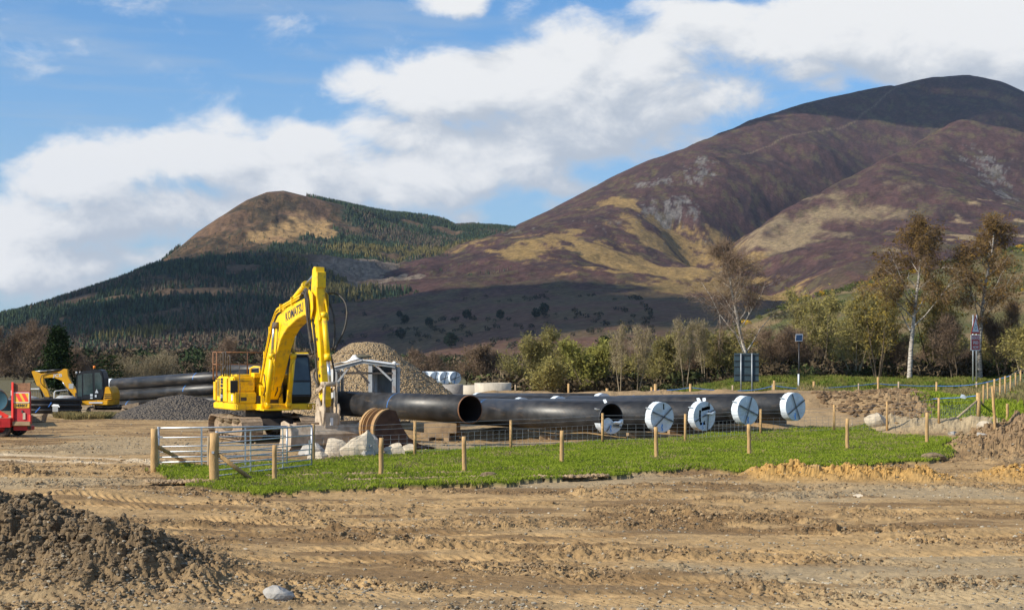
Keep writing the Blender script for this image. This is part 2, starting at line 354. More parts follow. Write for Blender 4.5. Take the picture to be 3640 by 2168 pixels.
def pile_l(X, Y):
    z = np.maximum.reduce([blob(X, Y, (-10.2, 22.6), 3.0, 1.25), blob(X, Y, (-7.4, 21.4), 2.1, .80), blob(X, Y, (-5.6, 20.2), 1.5, .55), blob(X, Y, (-4.4, 19.3), .8, .22), blob(X, Y, (-3.3, 18.9), .5, .14), blob(X, Y, (-11, 27.0), 1.6, .75)])
    return z
def macro(X, Y):
    X = np.asarray(X, float); Y = np.asarray(Y, float)
    z = .06*(fbm(X/9, Y/9, 2, 3)-.5)*2
    z = z+caps(X, Y, (-1, 92), (19, 91), 3.6, 1.15)*(.8+.4*fbm(X/1.6, Y/1.6, 3, 4))+1.5*sstep(.0, .85, caps(X, Y, (13.5, 74.), (18.6, 73), 6.2, 1.)+.16*(fbm(X/2.5, Y/2.5, 3, 5)-.5))*(.86+.28*fbm(X/1.8, Y/3, 3, 6))
    z = z-.30*np.exp(-(((X+1.5)/5)**2+((Y-59.5)/4.5)**2))
    z = z+(1.35+.7*(fbm(X/3.5, Y/3.5, 3, 9)-.5))*sstep(100, 122, Y)*sstep(.10, .17, X/np.maximum(Y, 1))
    z = z+1.3*np.clip((X-21)/8.5, 0, 1.6)*sstep(58, 66, Y)*sstep(102, 84, Y)
    z = z+np.maximum(blob(X, Y, (17.6, 46.6), 3.0, 1.25), blob(X, Y, (14.6, 45.2), 1.5, .55))
    z = z+caps(X, Y, (16.2, 61.5), (20.8, 60.8), 1.0, .62)*(.6+.7*fbm(X/.8, Y/.8, 3, 7))
    z = z+caps(X, Y, (6.9, 37.3), (10.7, 36.8), .75, .26)+blob(X, Y, (13.6, 37.2), 1.2, .22)
    z = z+blob(X, Y, (4.3, 61.5), 1.5, .45)+blob(X, Y, (8.4, 63.5), 1.5, .40)+blob(X, Y, (-.6, 62.5), 1.6, .35)+blob(X, Y, (11.5, 63), 2, .35)
    z = z+pile_l(X, Y)+blob(X, Y, (-9.5, 31.5), 1.6, .25)
    return z
TRK = [  # tyre and crawler tracks: y = y0 + a x + b sin, gauge, cleat pitch, depth
 (19.6, -.10, .5, 2.0, .16, .045), (22.6, .03, .5, 2.1, .18, .05), (25.4, .07, .8, 1.8, .2, .05), (28.3, -.05, .6, 2.2, .17, .045), (31.0, .02, .7, 1.9, .2, .04), (17.9, .05, .3, 1.7, .15, .04)]
def turfmask(X, Y):
    jx = (fbm(X*1.6, Y*1.6, 4, 31, .6)-.5)*1.2; jy = (fbm(X*1.6, Y*1.6, 4, 32, .6)-.5)*1.6
    a = inpoly(X+jx, Y+jy, TURF); b = inpoly(X+jx*2, Y+jy*2, TURF2)
    bare = np.maximum.reduce([caps(X, Y, (-6.3, 36.9), (-1.4, 38.1), .26, 1), caps(X, Y, (-4.0, 35.5), (-.6, 36.7), .24, 1), caps(X, Y, (.3, 36.4), (2.4, 37.2), .18, .8), caps(X, Y, (-8.9, 35.4), (-7.6, 35.5), .35, .8)])*(.55+1.1*fbm(X*1.4, Y*2, 3, 33)) > .38
    return a & ~bare, b & (fbm(X/3, Y/3, 2, 34) < .72)
CLP = [(1215,2065,.75,.5),(1480,2085,.6,.4),(1640,2025,.5,.35),(1900,2030,1.1,.45),(2060,2045,.7,.4),(2400,1835,.9,.5),(2560,1850,.9,.5),(2780,1850,1.,.5),(3050,1885,1.5,.6),(3420,2075,1.3,.5),(2700,2080,.6,.35),(1290,1915,.9,.4),(1470,1930,.8,.4),(1130,1850,.6,.4),(420,1680,.6,.5),(520,1650,.7,.5),(330,1665,.5,.5),(60,1690,1.2,.9),(2250,1870,.8,.35),(1750,1870,.8,.3),(2950,2120,.8,.35),(3300,1930,1.1,.4),(2050,1760,.9,.4),(2520,1700,.7,.4),(860,1790,.8,.5),(700,1760,.7,.4),(1000,1830,.8,.4),(2950,1990,1.1,.35),(2400,1960,.9,.3)]
def clumps(X, Y):
    t = np.zeros(np.shape(X))
    for (px, py, rx, ry) in CLP:
        c = G0(px, py); t = np.maximum(t, np.exp(-(((X-c[0]+.3*(Y-c[1]))/rx)**2+((Y-c[1])/ry)**2)*1.2))
    return t*.5
def fine(X, Y, near=None):
    """soil relief: clods, ruts and crumbs"""
    d = .075*(fbm(X/2.2, Y/1.1, 4, 11)-.5)*2
    m = sstep(.50, .66, fbm(X/3.2+3, Y/.75, 4, 12, .6)); cl = fbm(X*3.6, Y*3.0, 4, 13, .62)
    d = d+m*.16*np.clip(cl-.34, 0, 1)+.030*(fbm(X*7, Y*6, 3, 14)-.5)*2*(.35+m)
    for i, (y0, a, b, gz_, pit, dep) in enumerate(TRK):
        yc = y0+a*X+b*np.sin(X*.33+i*1.7)
        for sgn in (-.5, .5):
            e = np.abs(Y-(yc+sgn*gz_*.55)); k = sstep(.34, .18, e)*sstep(.30, .48, fbm(X/4+i*5, Y/4, 2, 60+i))
            d = d-k*(dep+.022*np.sin((X+(Y-yc)*.8)*6.283/pit))+.05*sstep(.2, .0, np.abs(e-.42))*np.clip(cl-.3, 0, 1)*sstep(.38, .60, fbm(X/4+i*5, Y/4, 2, 60+i))
    p = np.clip(caps(X, Y, (17.6, 73), (20.4, 69), 2.4, 1.)+clumps(X, Y)+caps(X, Y, (16.2, 61.5), (20.8, 60.8), 1.3, .7)+pile_l(X, Y)*2.2+blob(X, Y, (17.6, 46.6), 4, 1)*1.6+caps(X, Y, (6.9, 37.3), (10.7, 36.8), .8, .75)+blob(X, Y, (13.6, 37.2), 1.3, .8), 0, 1)
    d = d+p*(.55*(np.abs(fbm(X*1.9, Y*1.9, 5, 21, .62)-.5)*2)+.16*(fbm(X*5.5, Y*5.5, 3, 22, .6)-.4))
    return d, m, cl, p
def gz(X, Y):
    """surface height used to stand things on"""
    X = np.atleast_1d(np.asarray(X, float)); Y = np.atleast_1d(np.asarray(Y, float))
    z = macro(X, Y); a, b = turfmask(X, Y)
    return (z+.10*a)[0] if len(z) == 1 else z+.10*a
def hit(px, py, y0=15., y1=400.):
    """first point of the ground seen at a photo pixel"""
    Y = np.linspace(y0, y1, 6000); X = (px-CX)/F*Y; z = macro(X, Y); r = CH+(HY-py)*Y/F
    i = np.argmax(r <= z) if (r <= z).any() else len(Y)-1
    return Vector((X[i], Y[i], z[i]))
def build_ground():
    u = np.linspace(-.47, .47, 1080)
    ext = .47+np.cumsum(np.geomspace(.002, .9, 30)); u = np.r_[-ext[::-1], u, ext]
    near = 1/np.linspace(1/14.5, 1/140, 860)
    Yr = np.r_[-260, -160, -90, -50, -25, -10, 0, 5, 9, 12, 13.5, near, np.geomspace(143, 14000, 60)]
    U, Y = np.meshgrid(u, Yr); X = U*np.maximum(Y, 14.5)
    z = macro(X, Y); d, m, cl, p = fine(X, Y); a, b = turfmask(X, Y)
    fade = sstep(170, 90, Y)*sstep(6, 14, Y)
    z = z*sstep(8, 14, Y)+d*fade*np.where(a, .35, 1)*np.where(b, .5, 1)*(.55+.45*sstep(60, 35, Y))
    z = z+.10*a-np.clip(Y-200, 0, 3000)*.0006
    # real soil colours: dry tan, damp brown, gravel grey, orange clay, turf thatch
    t1 = fbm(X/2.6, Y/.9, 4, 41, .6); t2 = fbm(X/7, Y/3, 3, 42); t3 = fbm(X*4, Y*4, 3, 43)
    dry = np.array([.375, .245, .115]); damp = np.array([.150, .090, .042]); grav = np.array([.33, .255, .155]); clay = np.array([.40, .235, .075]); thatch = np.array([.07, .085, .018])
    def mx(c, k, e): return c*(1-k[..., None])+e*k[..., None]
    c = np.broadcast_to(dry, X.shape+(3,)).copy()*(.72+.5*t3[..., None])
    c = mx(c, np.clip(sstep(.46, .66, t1)*.75+m*.35, 0, .85), damp); c = mx(c, sstep(.54, .68, t2)*.7, grav)
    c = mx(c, sstep(21, 17, Y)*.4*sstep(.35, .6, t1+.15), grav*.85)
    ck = np.clip(np.maximum(caps(X, Y, (6.9, 37.2), (10.7, 36.8), 1.0, 1.1), blob(X, Y, (13.6, 37.2), 1.6, 1.1)), 0, 1); c = mx(c, ck*sstep(.25, .55, fbm(X, Y, 3, 44)+.12), clay)
    pk = np.clip(pile_l(X, Y)*3.0, 0, 1); c = mx(c, pk, np.array([.160, .110, .062])*(.75+.5*t3[..., None]))
    c = mx(c, np.clip(blob(X, Y, (17.6, 46.6), 4.2, 1.3), 0, 1), np.array([.22, .145, .08]))
    c = mx(c, np.clip(caps(X, Y, (16.2, 61.5), (20.8, 60.8), 1.5, 1.4), 0, 1), grav*1.05)
    c = mx(c, np.clip(caps(X, Y, (-1, 92), (19, 91), 5, 1.6)+caps(X, Y, (13.5, 73.5), (18.6, 72.5), 6.2, 1.8), 0, 1)*.85, np.array([.30, .20, .105])*(.75+.5*fbm(X*1.2, Y*1.2, 3, 47)[..., None]))
    # pale dried wheel tracks by the trailer
    for (x0, y0, x1, y1) in ((-21, 47, -11.5, 42.5), (-20, 49, -10.2, 43.2), (-12, 44, -8.5, 38.5)):
        e = caps(X, Y, (x0, y0), (x1, y1), .35, 1.0); c = mx(c, e*.8, np.array([.58, .46, .31]))
    gk = a | b; c[gk] = thatch*(1+.6*(t3[gk][:, None]-.5))
    far = sstep(100, 112, Y)*sstep(.085, .13, X/np.maximum(Y, 1)); c = mx(c, far*.9, np.array([.13, .125, .045])*(.6+.8*fbm(X/1.5, Y/1.5, 3, 57)[..., None]))
    dr = caps(X, Y, (19, 90), (40, 90), 6, 1.2)*sstep(19, 22, X); c = mx(c, np.clip(dr, 0, .85), np.array([.26, .19, .10]))
    c = mx(c, sstep(118, 150, Y)*.95, np.array([.075, .085, .035]))
    c = mx(c, sstep(95, 118, Y)*sstep(.0, -.05, X/np.maximum(Y, 1))*.9, np.array([.12, .10, .05]))
    nr, nc = X.shape; V = np.c_[X.ravel(), Y.ravel(), z.ravel()]
    I = np.arange(nr*nc).reshape(nr, nc); Fc = np.c_[I[:-1, :-1].ravel(), I[:-1, 1:].ravel(), I[1:, 1:].ravel(), I[1:, :-1].ravel()]
    m_ = vcmat('site_soil', .95, 9., .22, .55, 34., .025)
    o = arrays('ground', V, Fc, m_, col=c.reshape(-1, 3)); tag(o, kind='structure')
build_ground()
ICO_V, ICO_F = None, None
def _ico():
    global ICO_V, ICO_F
    bm = bmesh.new(); bmesh.ops.create_icosphere(bm, subdivisions=1, radius=1); ICO_V = np.array([v.co for v in bm.verts]); ICO_F = np.array([[v.index for v in f.verts] for f in bm.faces]); bm.free()
_ico()
def lumps(name, X, Y, Z, S, rg, m, col=None, flat=.7, jit=.3, smooth=False):
    n = len(X); nv = len(ICO_V)
    v = ICO_V[None]*(1+rg.uniform(-jit, jit, (n, nv, 1)))*S[:, None, None]*rg.uniform(.7, 1.25, (n, 1, 3))
    v[..., 2] *= flat; an = rg.uniform(0, 6.28, n); ca, sa = np.cos(an)[:, None], np.sin(an)[:, None]
    x, y = v[..., 0]*ca-v[..., 1]*sa, v[..., 0]*sa+v[..., 1]*ca
    v = np.stack([x+X[:, None], y+Y[:, None], v[..., 2]+Z[:, None]], -1)
    f = (ICO_F[None]+(np.arange(n)*nv)[:, None, None]).reshape(-1, 3)
    return arrays(name, v.reshape(-1, 3), f, m, col=None if col is None else np.repeat(col, nv, 0), smooth=smooth)
def gz_full(X, Y):
    d, m, cl, p = fine(X, Y); return macro(X, Y)+d*(.55+.45*sstep(60, 35, Y)), m, p
def scatter_soil():
    rg = np.random.default_rng(5)
    n = 330000; Yr = 1/rg.uniform(1/75, 1/16.3, n); X = rg.uniform(-.43, .43, n)*Yr
    z, m, p = gz_full(X, Yr); a, b = turfmask(X, Yr)
    pr = np.clip(.015+.22*m**2+.95*p, 0, 1)*sstep(75, 30, Yr); k = (rg.uniform(0, 1, n) < pr) & ~a & ~b
    X, Yr, z, p = X[k], Yr[k], z[k], p[k]; n = len(X)
    S = (.008+.036*rg.uniform(0, 1, n)**4)*(.8+.45*p)*(.7+.02*Yr)
    c = np.where(rg.uniform(0, 1, (n, 1)) < .5, np.array([[.29, .200, .110]]), np.array([[.20, .132, .070]]))*rg.uniform(.75, 1.2, (n, 1))
    ck = np.maximum(caps(X, Yr, (6.9, 37.2), (10.7, 36.8), 1.0, 1.1), blob(X, Yr, (13.6, 37.2), 1.6, 1.1)) > .45; c[ck] = np.array([.42, .25, .08])*rg.uniform(.75, 1.2, (ck.sum(), 1))
    pk = pile_l(X, Yr) > .12; c[pk] = np.array([.175, .125, .074])*rg.uniform(.7, 1.3, (pk.sum(), 1))
    tag(lumps('soil_clods', X, Yr, z+S*.15, S, rg, vcmat('clod_soil', .95, 20, .2, .4, 60, .01), c, .75, .30), kind='stuff')
    n = 1500; a_, r_ = rg.uniform(0, 6.28, n), rg.uniform(0, 1, n)**.5; X = 18.2+3.0*r_*np.cos(a_); Yr = 70.5+3.6*r_*np.sin(a_); S = .03+.15*rg.uniform(0, 1, n)**3
    tag(lumps('mound_clods', X, Yr, macro(X, Yr)+S*.2, S, rg, vcmat('mound_soil', .95, 20, .2, 0), np.array([[.17, .11, .06]])*rg.uniform(.6, 1.3, (n, 1)), .75, .3), kind='stuff')
    n = 60000; Yr = 1/rg.uniform(1/80, 1/16.3, n); X = rg.uniform(-.43, .43, n)*Yr; z, m, p = gz_full(X, Yr); a, b = turfmask(X, Yr)
    q = fbm(X/2.5, Yr/1.4, 3, 77); k = (rg.uniform(0, 1, n) < .04+.30*sstep(.5, .68, q)+.3*sstep(22, 17, Yr)+.15*(p > .3)) & ~a & ~b
    X, Yr, z = X[k], Yr[k], z[k]; n = len(X); S = (.008+.026*rg.power(.45, n))*(.75+.015*Yr)
    c = np.array([[.27, .235, .18]])*rg.uniform(.5, 1.6, (n, 1))*np.array([1, .98, .95])
    tag(lumps('gravel', X, Yr, z+S*.2, S, rg, vcmat('stone_chips', .85, 20, .2, 0), c, .6, .3), kind='stuff')
scatter_soil()
def blades(name, X, Y, Z, H, Wd, m, rg, lean=.45):
    n = len(X); a = rg.uniform(0, 6.28, n); lx, ly = rg.normal(0, lean, n)*H, rg.normal(0, lean, n)*H
    dx, dy = np.cos(a)*Wd/2, np.sin(a)*Wd/2; V = np.empty((n, 4, 3))
    V[:, 0] = np.c_[X-dx, Y-dy, Z-.02]; V[:, 1] = np.c_[X+dx, Y+dy, Z-.02]
    V[:, 2] = np.c_[X+dx*.6+lx*.4, Y+dy*.6+ly*.4, Z+H*.6]; V[:, 3] = np.c_[X+lx, Y+ly, Z+H]
    b = (np.arange(n)*4)[:, None]; f = np.concatenate([b+np.array([[0, 1, 2]]), b+np.array([[0, 2, 3]])])
    return arrays(name, V.reshape(-1, 3), f, m)
def grow_grass():
    rg = np.random.default_rng(8)
    n = 900000; X = rg.uniform(-11, 22, n); Y = rg.uniform(31, 66, n); a, b = turfmask(X, Y)
    k = a & (rg.uniform(0, 1, n) < sstep(75, 30, Y)*.9+.25); X, Y = X[k], Y[k]; z = macro(X, Y)+.10
    H = (.025+.08*fbm(X*1.3, Y*1.3, 3, 51))*rg.uniform(.5, 1.5, len(X)); tag(blades('grass', X, Y, z, H, .016+.0004*Y, M['grass'], rg), kind='stuff')
    n = 110000; X = rg.uniform(-11, 22, n); Y = rg.uniform(31, 66, n); a, b = turfmask(X, Y); k = a & (fbm(X/1.7, Y/1.0, 4, 58, .6) > .49); X, Y = X[k], Y[k]
    tag(blades('dead_grass', X, Y, macro(X, Y)+.10, rg.uniform(.04, .13, len(X)), .02, M['grassd'], rg, .6), kind='stuff')
    n = 160000; X = rg.uniform(15, 46, n); Y = rg.uniform(56, 92, n); a, b = turfmask(X, Y); X, Y = X[b], Y[b]; z = macro(X, Y)
    H = (.12+.12*fbm(X, Y, 2, 52))*rg.uniform(.6, 1.4, len(X)); o = tag(blades('field_grass', X, Y, z, H, .045, M['grass'], rg), kind='stuff')
    # dry pale grass at the fence and on the far verge
    n = 90000; X = rg.uniform(17, 48, n); Y = rg.uniform(70, 104, n); k = (fbm(X/3, Y/3, 3, 53) > .42) & (X > 17+(Y-84)*.2) & ((Y > 80) | (X > 25)); X, Y = X[k], Y[k]; z = macro(X, Y)
    tag(blades('dry_grass', X, Y, z, rg.uniform(.2, .55, len(X)), .04, M['grassd'], rg, .3), kind='stuff')
    n = 200000; Y = rg.uniform(100, 135, n); X = rg.uniform(.09, .44, n)*Y; k = rg.uniform(0, 1, n) < sstep(.09, .14, X/Y)*sstep(.30, .44, fbm(X/2.5, Y/2.5, 3, 56)); X, Y = X[k], Y[k]; z = macro(X, Y)
    tag(blades('verge_grass', X, Y, z, rg.uniform(.12, .4, len(X))*(.4+1.3*fbm(X/2, Y/2, 2, 54)), .08, M['verge'], rg, .4), kind='stuff')
    n = 16000; X = rg.uniform(-26, -21.5, n); Y = rg.uniform(74.0, 77, n); k = fbm(X/1.5, Y/1.5, 2, 55) > .45; X, Y = X[k], Y[k]
    tag(blades('rough_grass', X, Y, macro(X, Y), rg.uniform(.12, .4, len(X)), .04, M['grassd'], rg, .35), kind='stuff')
grow_grass()
def turf_soil():
    """crumbs of soil thrown along the bare scars in the turf"""
    rg = np.random.default_rng(14); X, Y = rg.uniform(-9.5, 3, 60000), rg.uniform(34.5, 39, 60000)
    k = np.maximum.reduce([caps(X, Y, (-6.3, 36.9), (-1.4, 38.1), .30, 1), caps(X, Y, (-4.0, 35.5), (-.6, 36.7), .28, 1), caps(X, Y, (.3, 36.4), (2.4, 37.2), .2, .8), caps(X, Y, (-8.9, 35.4), (-7.6, 35.5), .4, .8)])*(.55+1.1*fbm(X*1.4, Y*2, 3, 33)) > .42
    X, Y = X[k], Y[k]; n = len(X); S = .02+.05*rg.uniform(0, 1, n)**3; c = np.array([[.33, .235, .14]])*rg.uniform(.6, 1.3, (n, 1))
    tag(lumps('turf_soil', X, Y, macro(X, Y)+.06+S*.5, S, rg, vcmat('scar_soil', .95, 20, .2, 0), c, .7, .3), kind='stuff')
turf_soil()
# ================================================================== HILLS
def W3(px, py, Y): return ((px-CX)/F*Y, Y, CH+(HY-py)*Y/F)
class RBF:
    """smooth surface through surveyed heights"""
    def __init__(s, pts, reg=.5):
        p = np.array(pts, float); s.c = p[:, :2]/1000; n = len(p)
        A = s.k(np.hypot(*(s.c[:, None]-s.c[None]).transpose(2, 0, 1)))+np.eye(n)*reg*1e-3
        Q = np.c_[np.ones(n), s.c]; K = np.block([[A, Q], [Q.T, np.zeros((3, 3))]])
        w_ = np.linalg.solve(K, np.r_[p[:, 2], 0, 0, 0]); s.w = w_[:n]; s.q = w_[n:]
    def k(s, r): return r*np.sqrt(r+.02)
    def __call__(s, X, Y):
        sh = X.shape; P_ = np.c_[X.ravel(), Y.ravel()]/1000; out = np.empty(len(P_))
        for i in range(0, len(P_), 20000):
            q = P_[i:i+20000]; r = np.hypot(q[:, None, 0]-s.c[None, :, 0], q[:, None, 1]-s.c[None, :, 1])
            out[i:i+20000] = s.k(r)@s.w+s.q[0]+q@s.q[1:]
        return out.reshape(sh)
sky_r = [(1837,791,2900),(1960,738,3020),(2169,628,3200),(2300,568,3250),(2428,521,3300),(2575,455,3400),(2701,410,3480),(2871,359,3600),(3010,328,3700),(3166,298,3800),(3314,270,3900),(3447,261,3950),(3557,285,4000),(3639,324,4050),(3900,470,4150),(4300,700,4300)]
main_pts = [W3(*p) for p in sky_r]+[(x, y+600, z-190) for x, y, z in [W3(*p) for p in sky_r]]+[(x, y+1600, z-420) for x, y, z in [W3(*p) for p in sky_r[::2]]]
main_pts += [W3(*p) for p in [
 (1700,880,2800),(1500,1000,2700),(1200,1120,2700),
 (1870,808,2300),(1762,858,2120),(1640,912,1960),(1521,967,1830),(1410,1010,1700),(1305,1050,1620),(1190,1082,1540),(1060,1130,1480),(900,1190,1430),(700,1260,1400),
 (1500,1330,800),(2000,1330,760),(2500,1330,720),(3000,1320,700),(3600,1300,700),(4200,1300,700),(1000,1335,1000),(1200,1310,1100),(1450,1180,1250),(1700,1200,1100),
 (1500,1100,1450),(1800,1080,1350),(2000,1090,1250),(2400,1080,1250),(2700,1120,1100),
 (1800,950,1780),(1900,900,1900),(2050,940,1750),(2200,980,1620),(2200,880,1950),(2450,960,1700),(2100,800,2250),(2000,760,2500),(2300,740,2450),(2400,722,2480),(2465,776,2300),(2540,830,2130),(2612,887,1980),(2700,960,1800),(2820,1071,1500),
 (2132,706,2680),(2330,620,2800),(2509,552,2900),(2560,640,2700),(2650,600,2850),(2800,650,2800),(2750,520,3150),(2900,520,3150),(3000,430,3500),(2600,500,3200),(2850,440,3400),(3200,400,3600),(3300,340,3800),(2600,750,2480),(2640,850,2200),(2480,600,2780),
 (3424,433,3000),(3320,487,2880),(3203,547,2750),(3090,604,2620),(2981,658,2500),(2880,712,2400),(2797,761,2300),(2720,826,2170),(2655,892,2040),
 (3520,545,2900),(3640,660,2800),(3800,800,2700),(3640,420,3500),(3900,600,3500),
 (3424,700,2250),(3200,850,1850),(3000,950,1620),(3300,1000,1420),(2850,950,1800),(3600,900,1750),(3560,720,2350),(3100,750,2250),(4100,1000,1700),(2900,1060,1400),(3100,1120,1200),(3500,1120,1150)]]
for (px, Y, dz) in ((3424, 3220, 60), (3203, 2960, 50), (2981, 2690, 40), (2797, 2440, 28), (3320, 3090, 55)):
    x0, y0, z0 = min([W3(*p) for p in sky_r+[(3424,433,3000),(3203,547,2750),(2981,658,2500),(2797,761,2300),(3320,487,2880)]], key=lambda q: abs(q[0]/q[1]-(px-CX)/F)+abs(q[1]-Y)*1e-3)
    main_pts.append(((px-CX)/F*Y, Y, {3424: 425, 3203: 325, 2981: 240, 2797: 180, 3320: 372}[px]))
sky_l = [(-500,1260,1700),(-200,1190,1800),(0,1125,1900),(146,1088,1980),(292,1040,2050),(438,990,2120),(570,925,2200),(628,884,2260),(701,822,2340),(789,762,2430),(876,709,2520),(949,681,2590),(1008,676,2620),(1081,694,2680),(1168,716,2740),(1285,738,2800),(1388,758,2850),(1519,768,2900),(1577,780,2920),(1620,806,2960),(1680,800,3000),(1753,802,3050),(1840,815,3080),(1950,840,3100)]
left_pts = [W3(*p) for p in sky_l]+[(x, y+500, z-110) for x, y, z in [W3(*p) for p in sky_l]]+[(x, y+1300, z-260) for x, y, z in [W3(*p) for p in sky_l[::2]]]
left_pts += [W3(*p) for p in [(-400,1335,600),(200,1335,560),(600,1335,560),(1000,1335,620),(1300,1330,700),(0,1240,1100),(300,1200,1150),(600,1180,1200),(900,1180,1250),(1150,1180,1350),(1400,1200,1400),
 (200,1130,1600),(500,1060,1650),(800,1060,1650),(1000,1050,1700),(700,950,2000),(850,900,2100),(1000,860,2200),(1150,940,1950),(1000,780,2350),(1110,784,2400),(1250,850,2350),(1200,980,1850),(1350,960,2050),(1450,985,1900),(1300,1040,1700),(1500,890,2350),(1650,880,2450),(1400,830,2600),(1600,850,2650),(880,800,2300),(1750,870,2400),(1700,920,2200)]]
knoll = [W3(*p) for p in [(2700,1140,520),(2800,1085,560),(2900,1055,590),(3000,1035,620),(3150,1000,650),(3300,960,680),(3450,930,700),(3600,890,720),(3700,860,740),(4100,800,800),
 (2500,1250,420),(2600,1330,300),(2900,1335,260),(3300,1335,240),(3700,1330,240),(4200,1320,260),(2900,1200,420),(3100,1200,420),(3300,1150,450),(3600,1100,480),(3600,1200,380),(2300,1330,500),(3900,1150,450)]]
knoll += [(x, y+150, z-16) for x, y, z in knoll[:10]]+[(x, y+400, z-50) for x, y, z in knoll[:10]]
S_main, S_left, S_knoll = RBF(main_pts), RBF(left_pts), RBF(knoll)
SPUR = [W3(*p) for p in [(3424,433,3000),(3320,487,2880),(3203,547,2750),(3090,604,2620),(2981,658,2500),(2880,712,2400),(2797,761,2300),(2720,826,2170),(2652,890,2040),(2600,960,1850)]]
SPURR = [W3(*p) for p in [(3424,433,3000),(3520,545,2850),(3600,640,2700),(3700,760,2550)]]
def along(X, Y, L):
    best = np.full(X.shape, 1e9); zz = np.zeros(X.shape); side = np.zeros(X.shape)
    for (x0, y0, z0), (x1, y1, z1) in zip(L[:-1], L[1:]):
        dx, dy = x1-x0, y1-y0; t = np.clip(((X-x0)*dx+(Y-y0)*dy)/(dx*dx+dy*dy), 0, 1); d = np.hypot(X-x0-t*dx, Y-y0-t*dy); m = d < best
        best = np.where(m, d, best); zz = np.where(m, z0+t*(z1-z0), zz); side = np.where(m, np.sign(dx*(Y-y0)-dy*(X-x0)), side)
    return best, zz, side
def z_main(X, Y):
    z = S_main(X, Y); k = np.clip(z/120, 0, 1)
    d, zr, sd = along(X, Y, SPUR); beh = sd < 0
    z = z-np.where(beh, 1, 0)*np.clip(zr/300, 0, 1)*55*np.exp(-((d-110)/85)**2)
    rz_ = zr+3-np.where(beh, .62, .34)*(np.sqrt(d*d+200)-14); w_ = sstep(420, 160, d); hh = np.maximum(z, rz_); z = z*(1-w_)+hh*w_
    d2, zr2, _ = along(X, Y, SPURR); rz_ = zr2+4-.55*(np.sqrt(d2*d2+300)-17); w_ = sstep(300, 100, d2); z = z*(1-w_)+np.maximum(z, rz_)*w_
    d3, _, _ = along(X, Y, [W3(*p) for p in [(2391,717,2440),(2470,785,2270),(2540,840,2110),(2622,897,1950),(2700,975,1780),(2826,1071,1480)]]); z = z-30*np.exp(-(d3/48)**2)
    rid = 1-2*np.abs(fbm(X/170, Y/230, 5, 101, .55)-.5)
    return under(X, Y, z+k*(15*(rid-.8)+7*(fbm(X/45, Y/60, 5, 102, .62)-.5)), SKM, 2300)
SKM = np.array([(1500,975),(1700,880)]+[(a, b) for a, b, _ in sky_r], float); SKL = np.array([(a, b) for a, b, _ in sky_l], float)
def under(X, Y, z, SK, y0):
    lim = CH+(HY-np.interp(CX+F*X/Y, SK[:, 0], SK[:, 1]))/F*Y; e = (z-lim)/6.; return np.where(Y > y0, z-6.*np.log1p(np.exp(np.clip(e, -30, 30))), z)
def z_left(X, Y):
    z = S_left(X, Y)-45*sstep(-.165, -.12, X/Y)*sstep(1650, 1400, Y)-160*sstep(.006, .03, X/Y); k = np.clip(z/60, 0, 1)
    return under(X, Y, z+k*(26*(.8-2*np.abs(fbm(X/150, Y/170, 5, 103, .6)-.5)-.25)+6*(fbm(X/25, Y/25, 3, 104)-.5)), SKL, 1500)
def z_knoll(X, Y): return S_knoll(X, Y)+2.5*(fbm(X/40, Y/40, 4, 105)-.5)
def wb(X, Y, lst):
    """soft patch mask from surveyed patch centres (column,row,distance, half width, half height in photo pixels -> metres on the slope)"""
    t = np.zeros(X.shape); u = X/Y
    for (px, Y0, wx, wy, a) in lst: t = np.maximum(t, a*np.exp(-(((X-(px-CX)/F*Y0)/wx)**2+((Y-Y0)/wy)**2)))
    return t
def onhill(fz, px, py, y0=650., y1=4200.):
    Y = np.linspace(y0, y1, 1800); X = (px-CX)/F*Y; z = fz(X, Y); r = CH+(HY-py)*Y/F; ok = r <= z; i = int(np.argmax(ok)) if ok.any() else len(Y)-1; return X[i], Y[i]
def wbp(X, Y, fz, lst, wx, wy, a=1.):
    t = np.zeros(X.shape)
    for (px, py) in lst:
        x, y = onhill(fz, px, py); t = np.maximum(t, np.exp(-(((X-x)/wx)**2+((Y-y)/wy)**2)))
    return t*a
def surf(name, fz, fcol, u0, u1, y0, y1, nu, ny, mt):
    U, Y = np.meshgrid(np.linspace(u0, u1, nu), np.geomspace(y0, y1, ny)); X = U*Y; Z = fz(X, Y)
    c = fcol(X, Y, Z); V = np.c_[X.ravel(), Y.ravel(), (Z-1.).ravel()]; I = np.arange(nu*ny).reshape(ny, nu)
    o = arrays(name, V, np.c_[I[:-1, :-1].ravel(), I[:-1, 1:].ravel(), I[1:, 1:].ravel(), I[1:, :-1].ravel()], mt, col=c.reshape(-1, 3), smooth=True)
    return tag(o, kind='structure')
def mx(c, k, e): return c*(1-k[..., None])+np.asarray(e)*k[..., None]
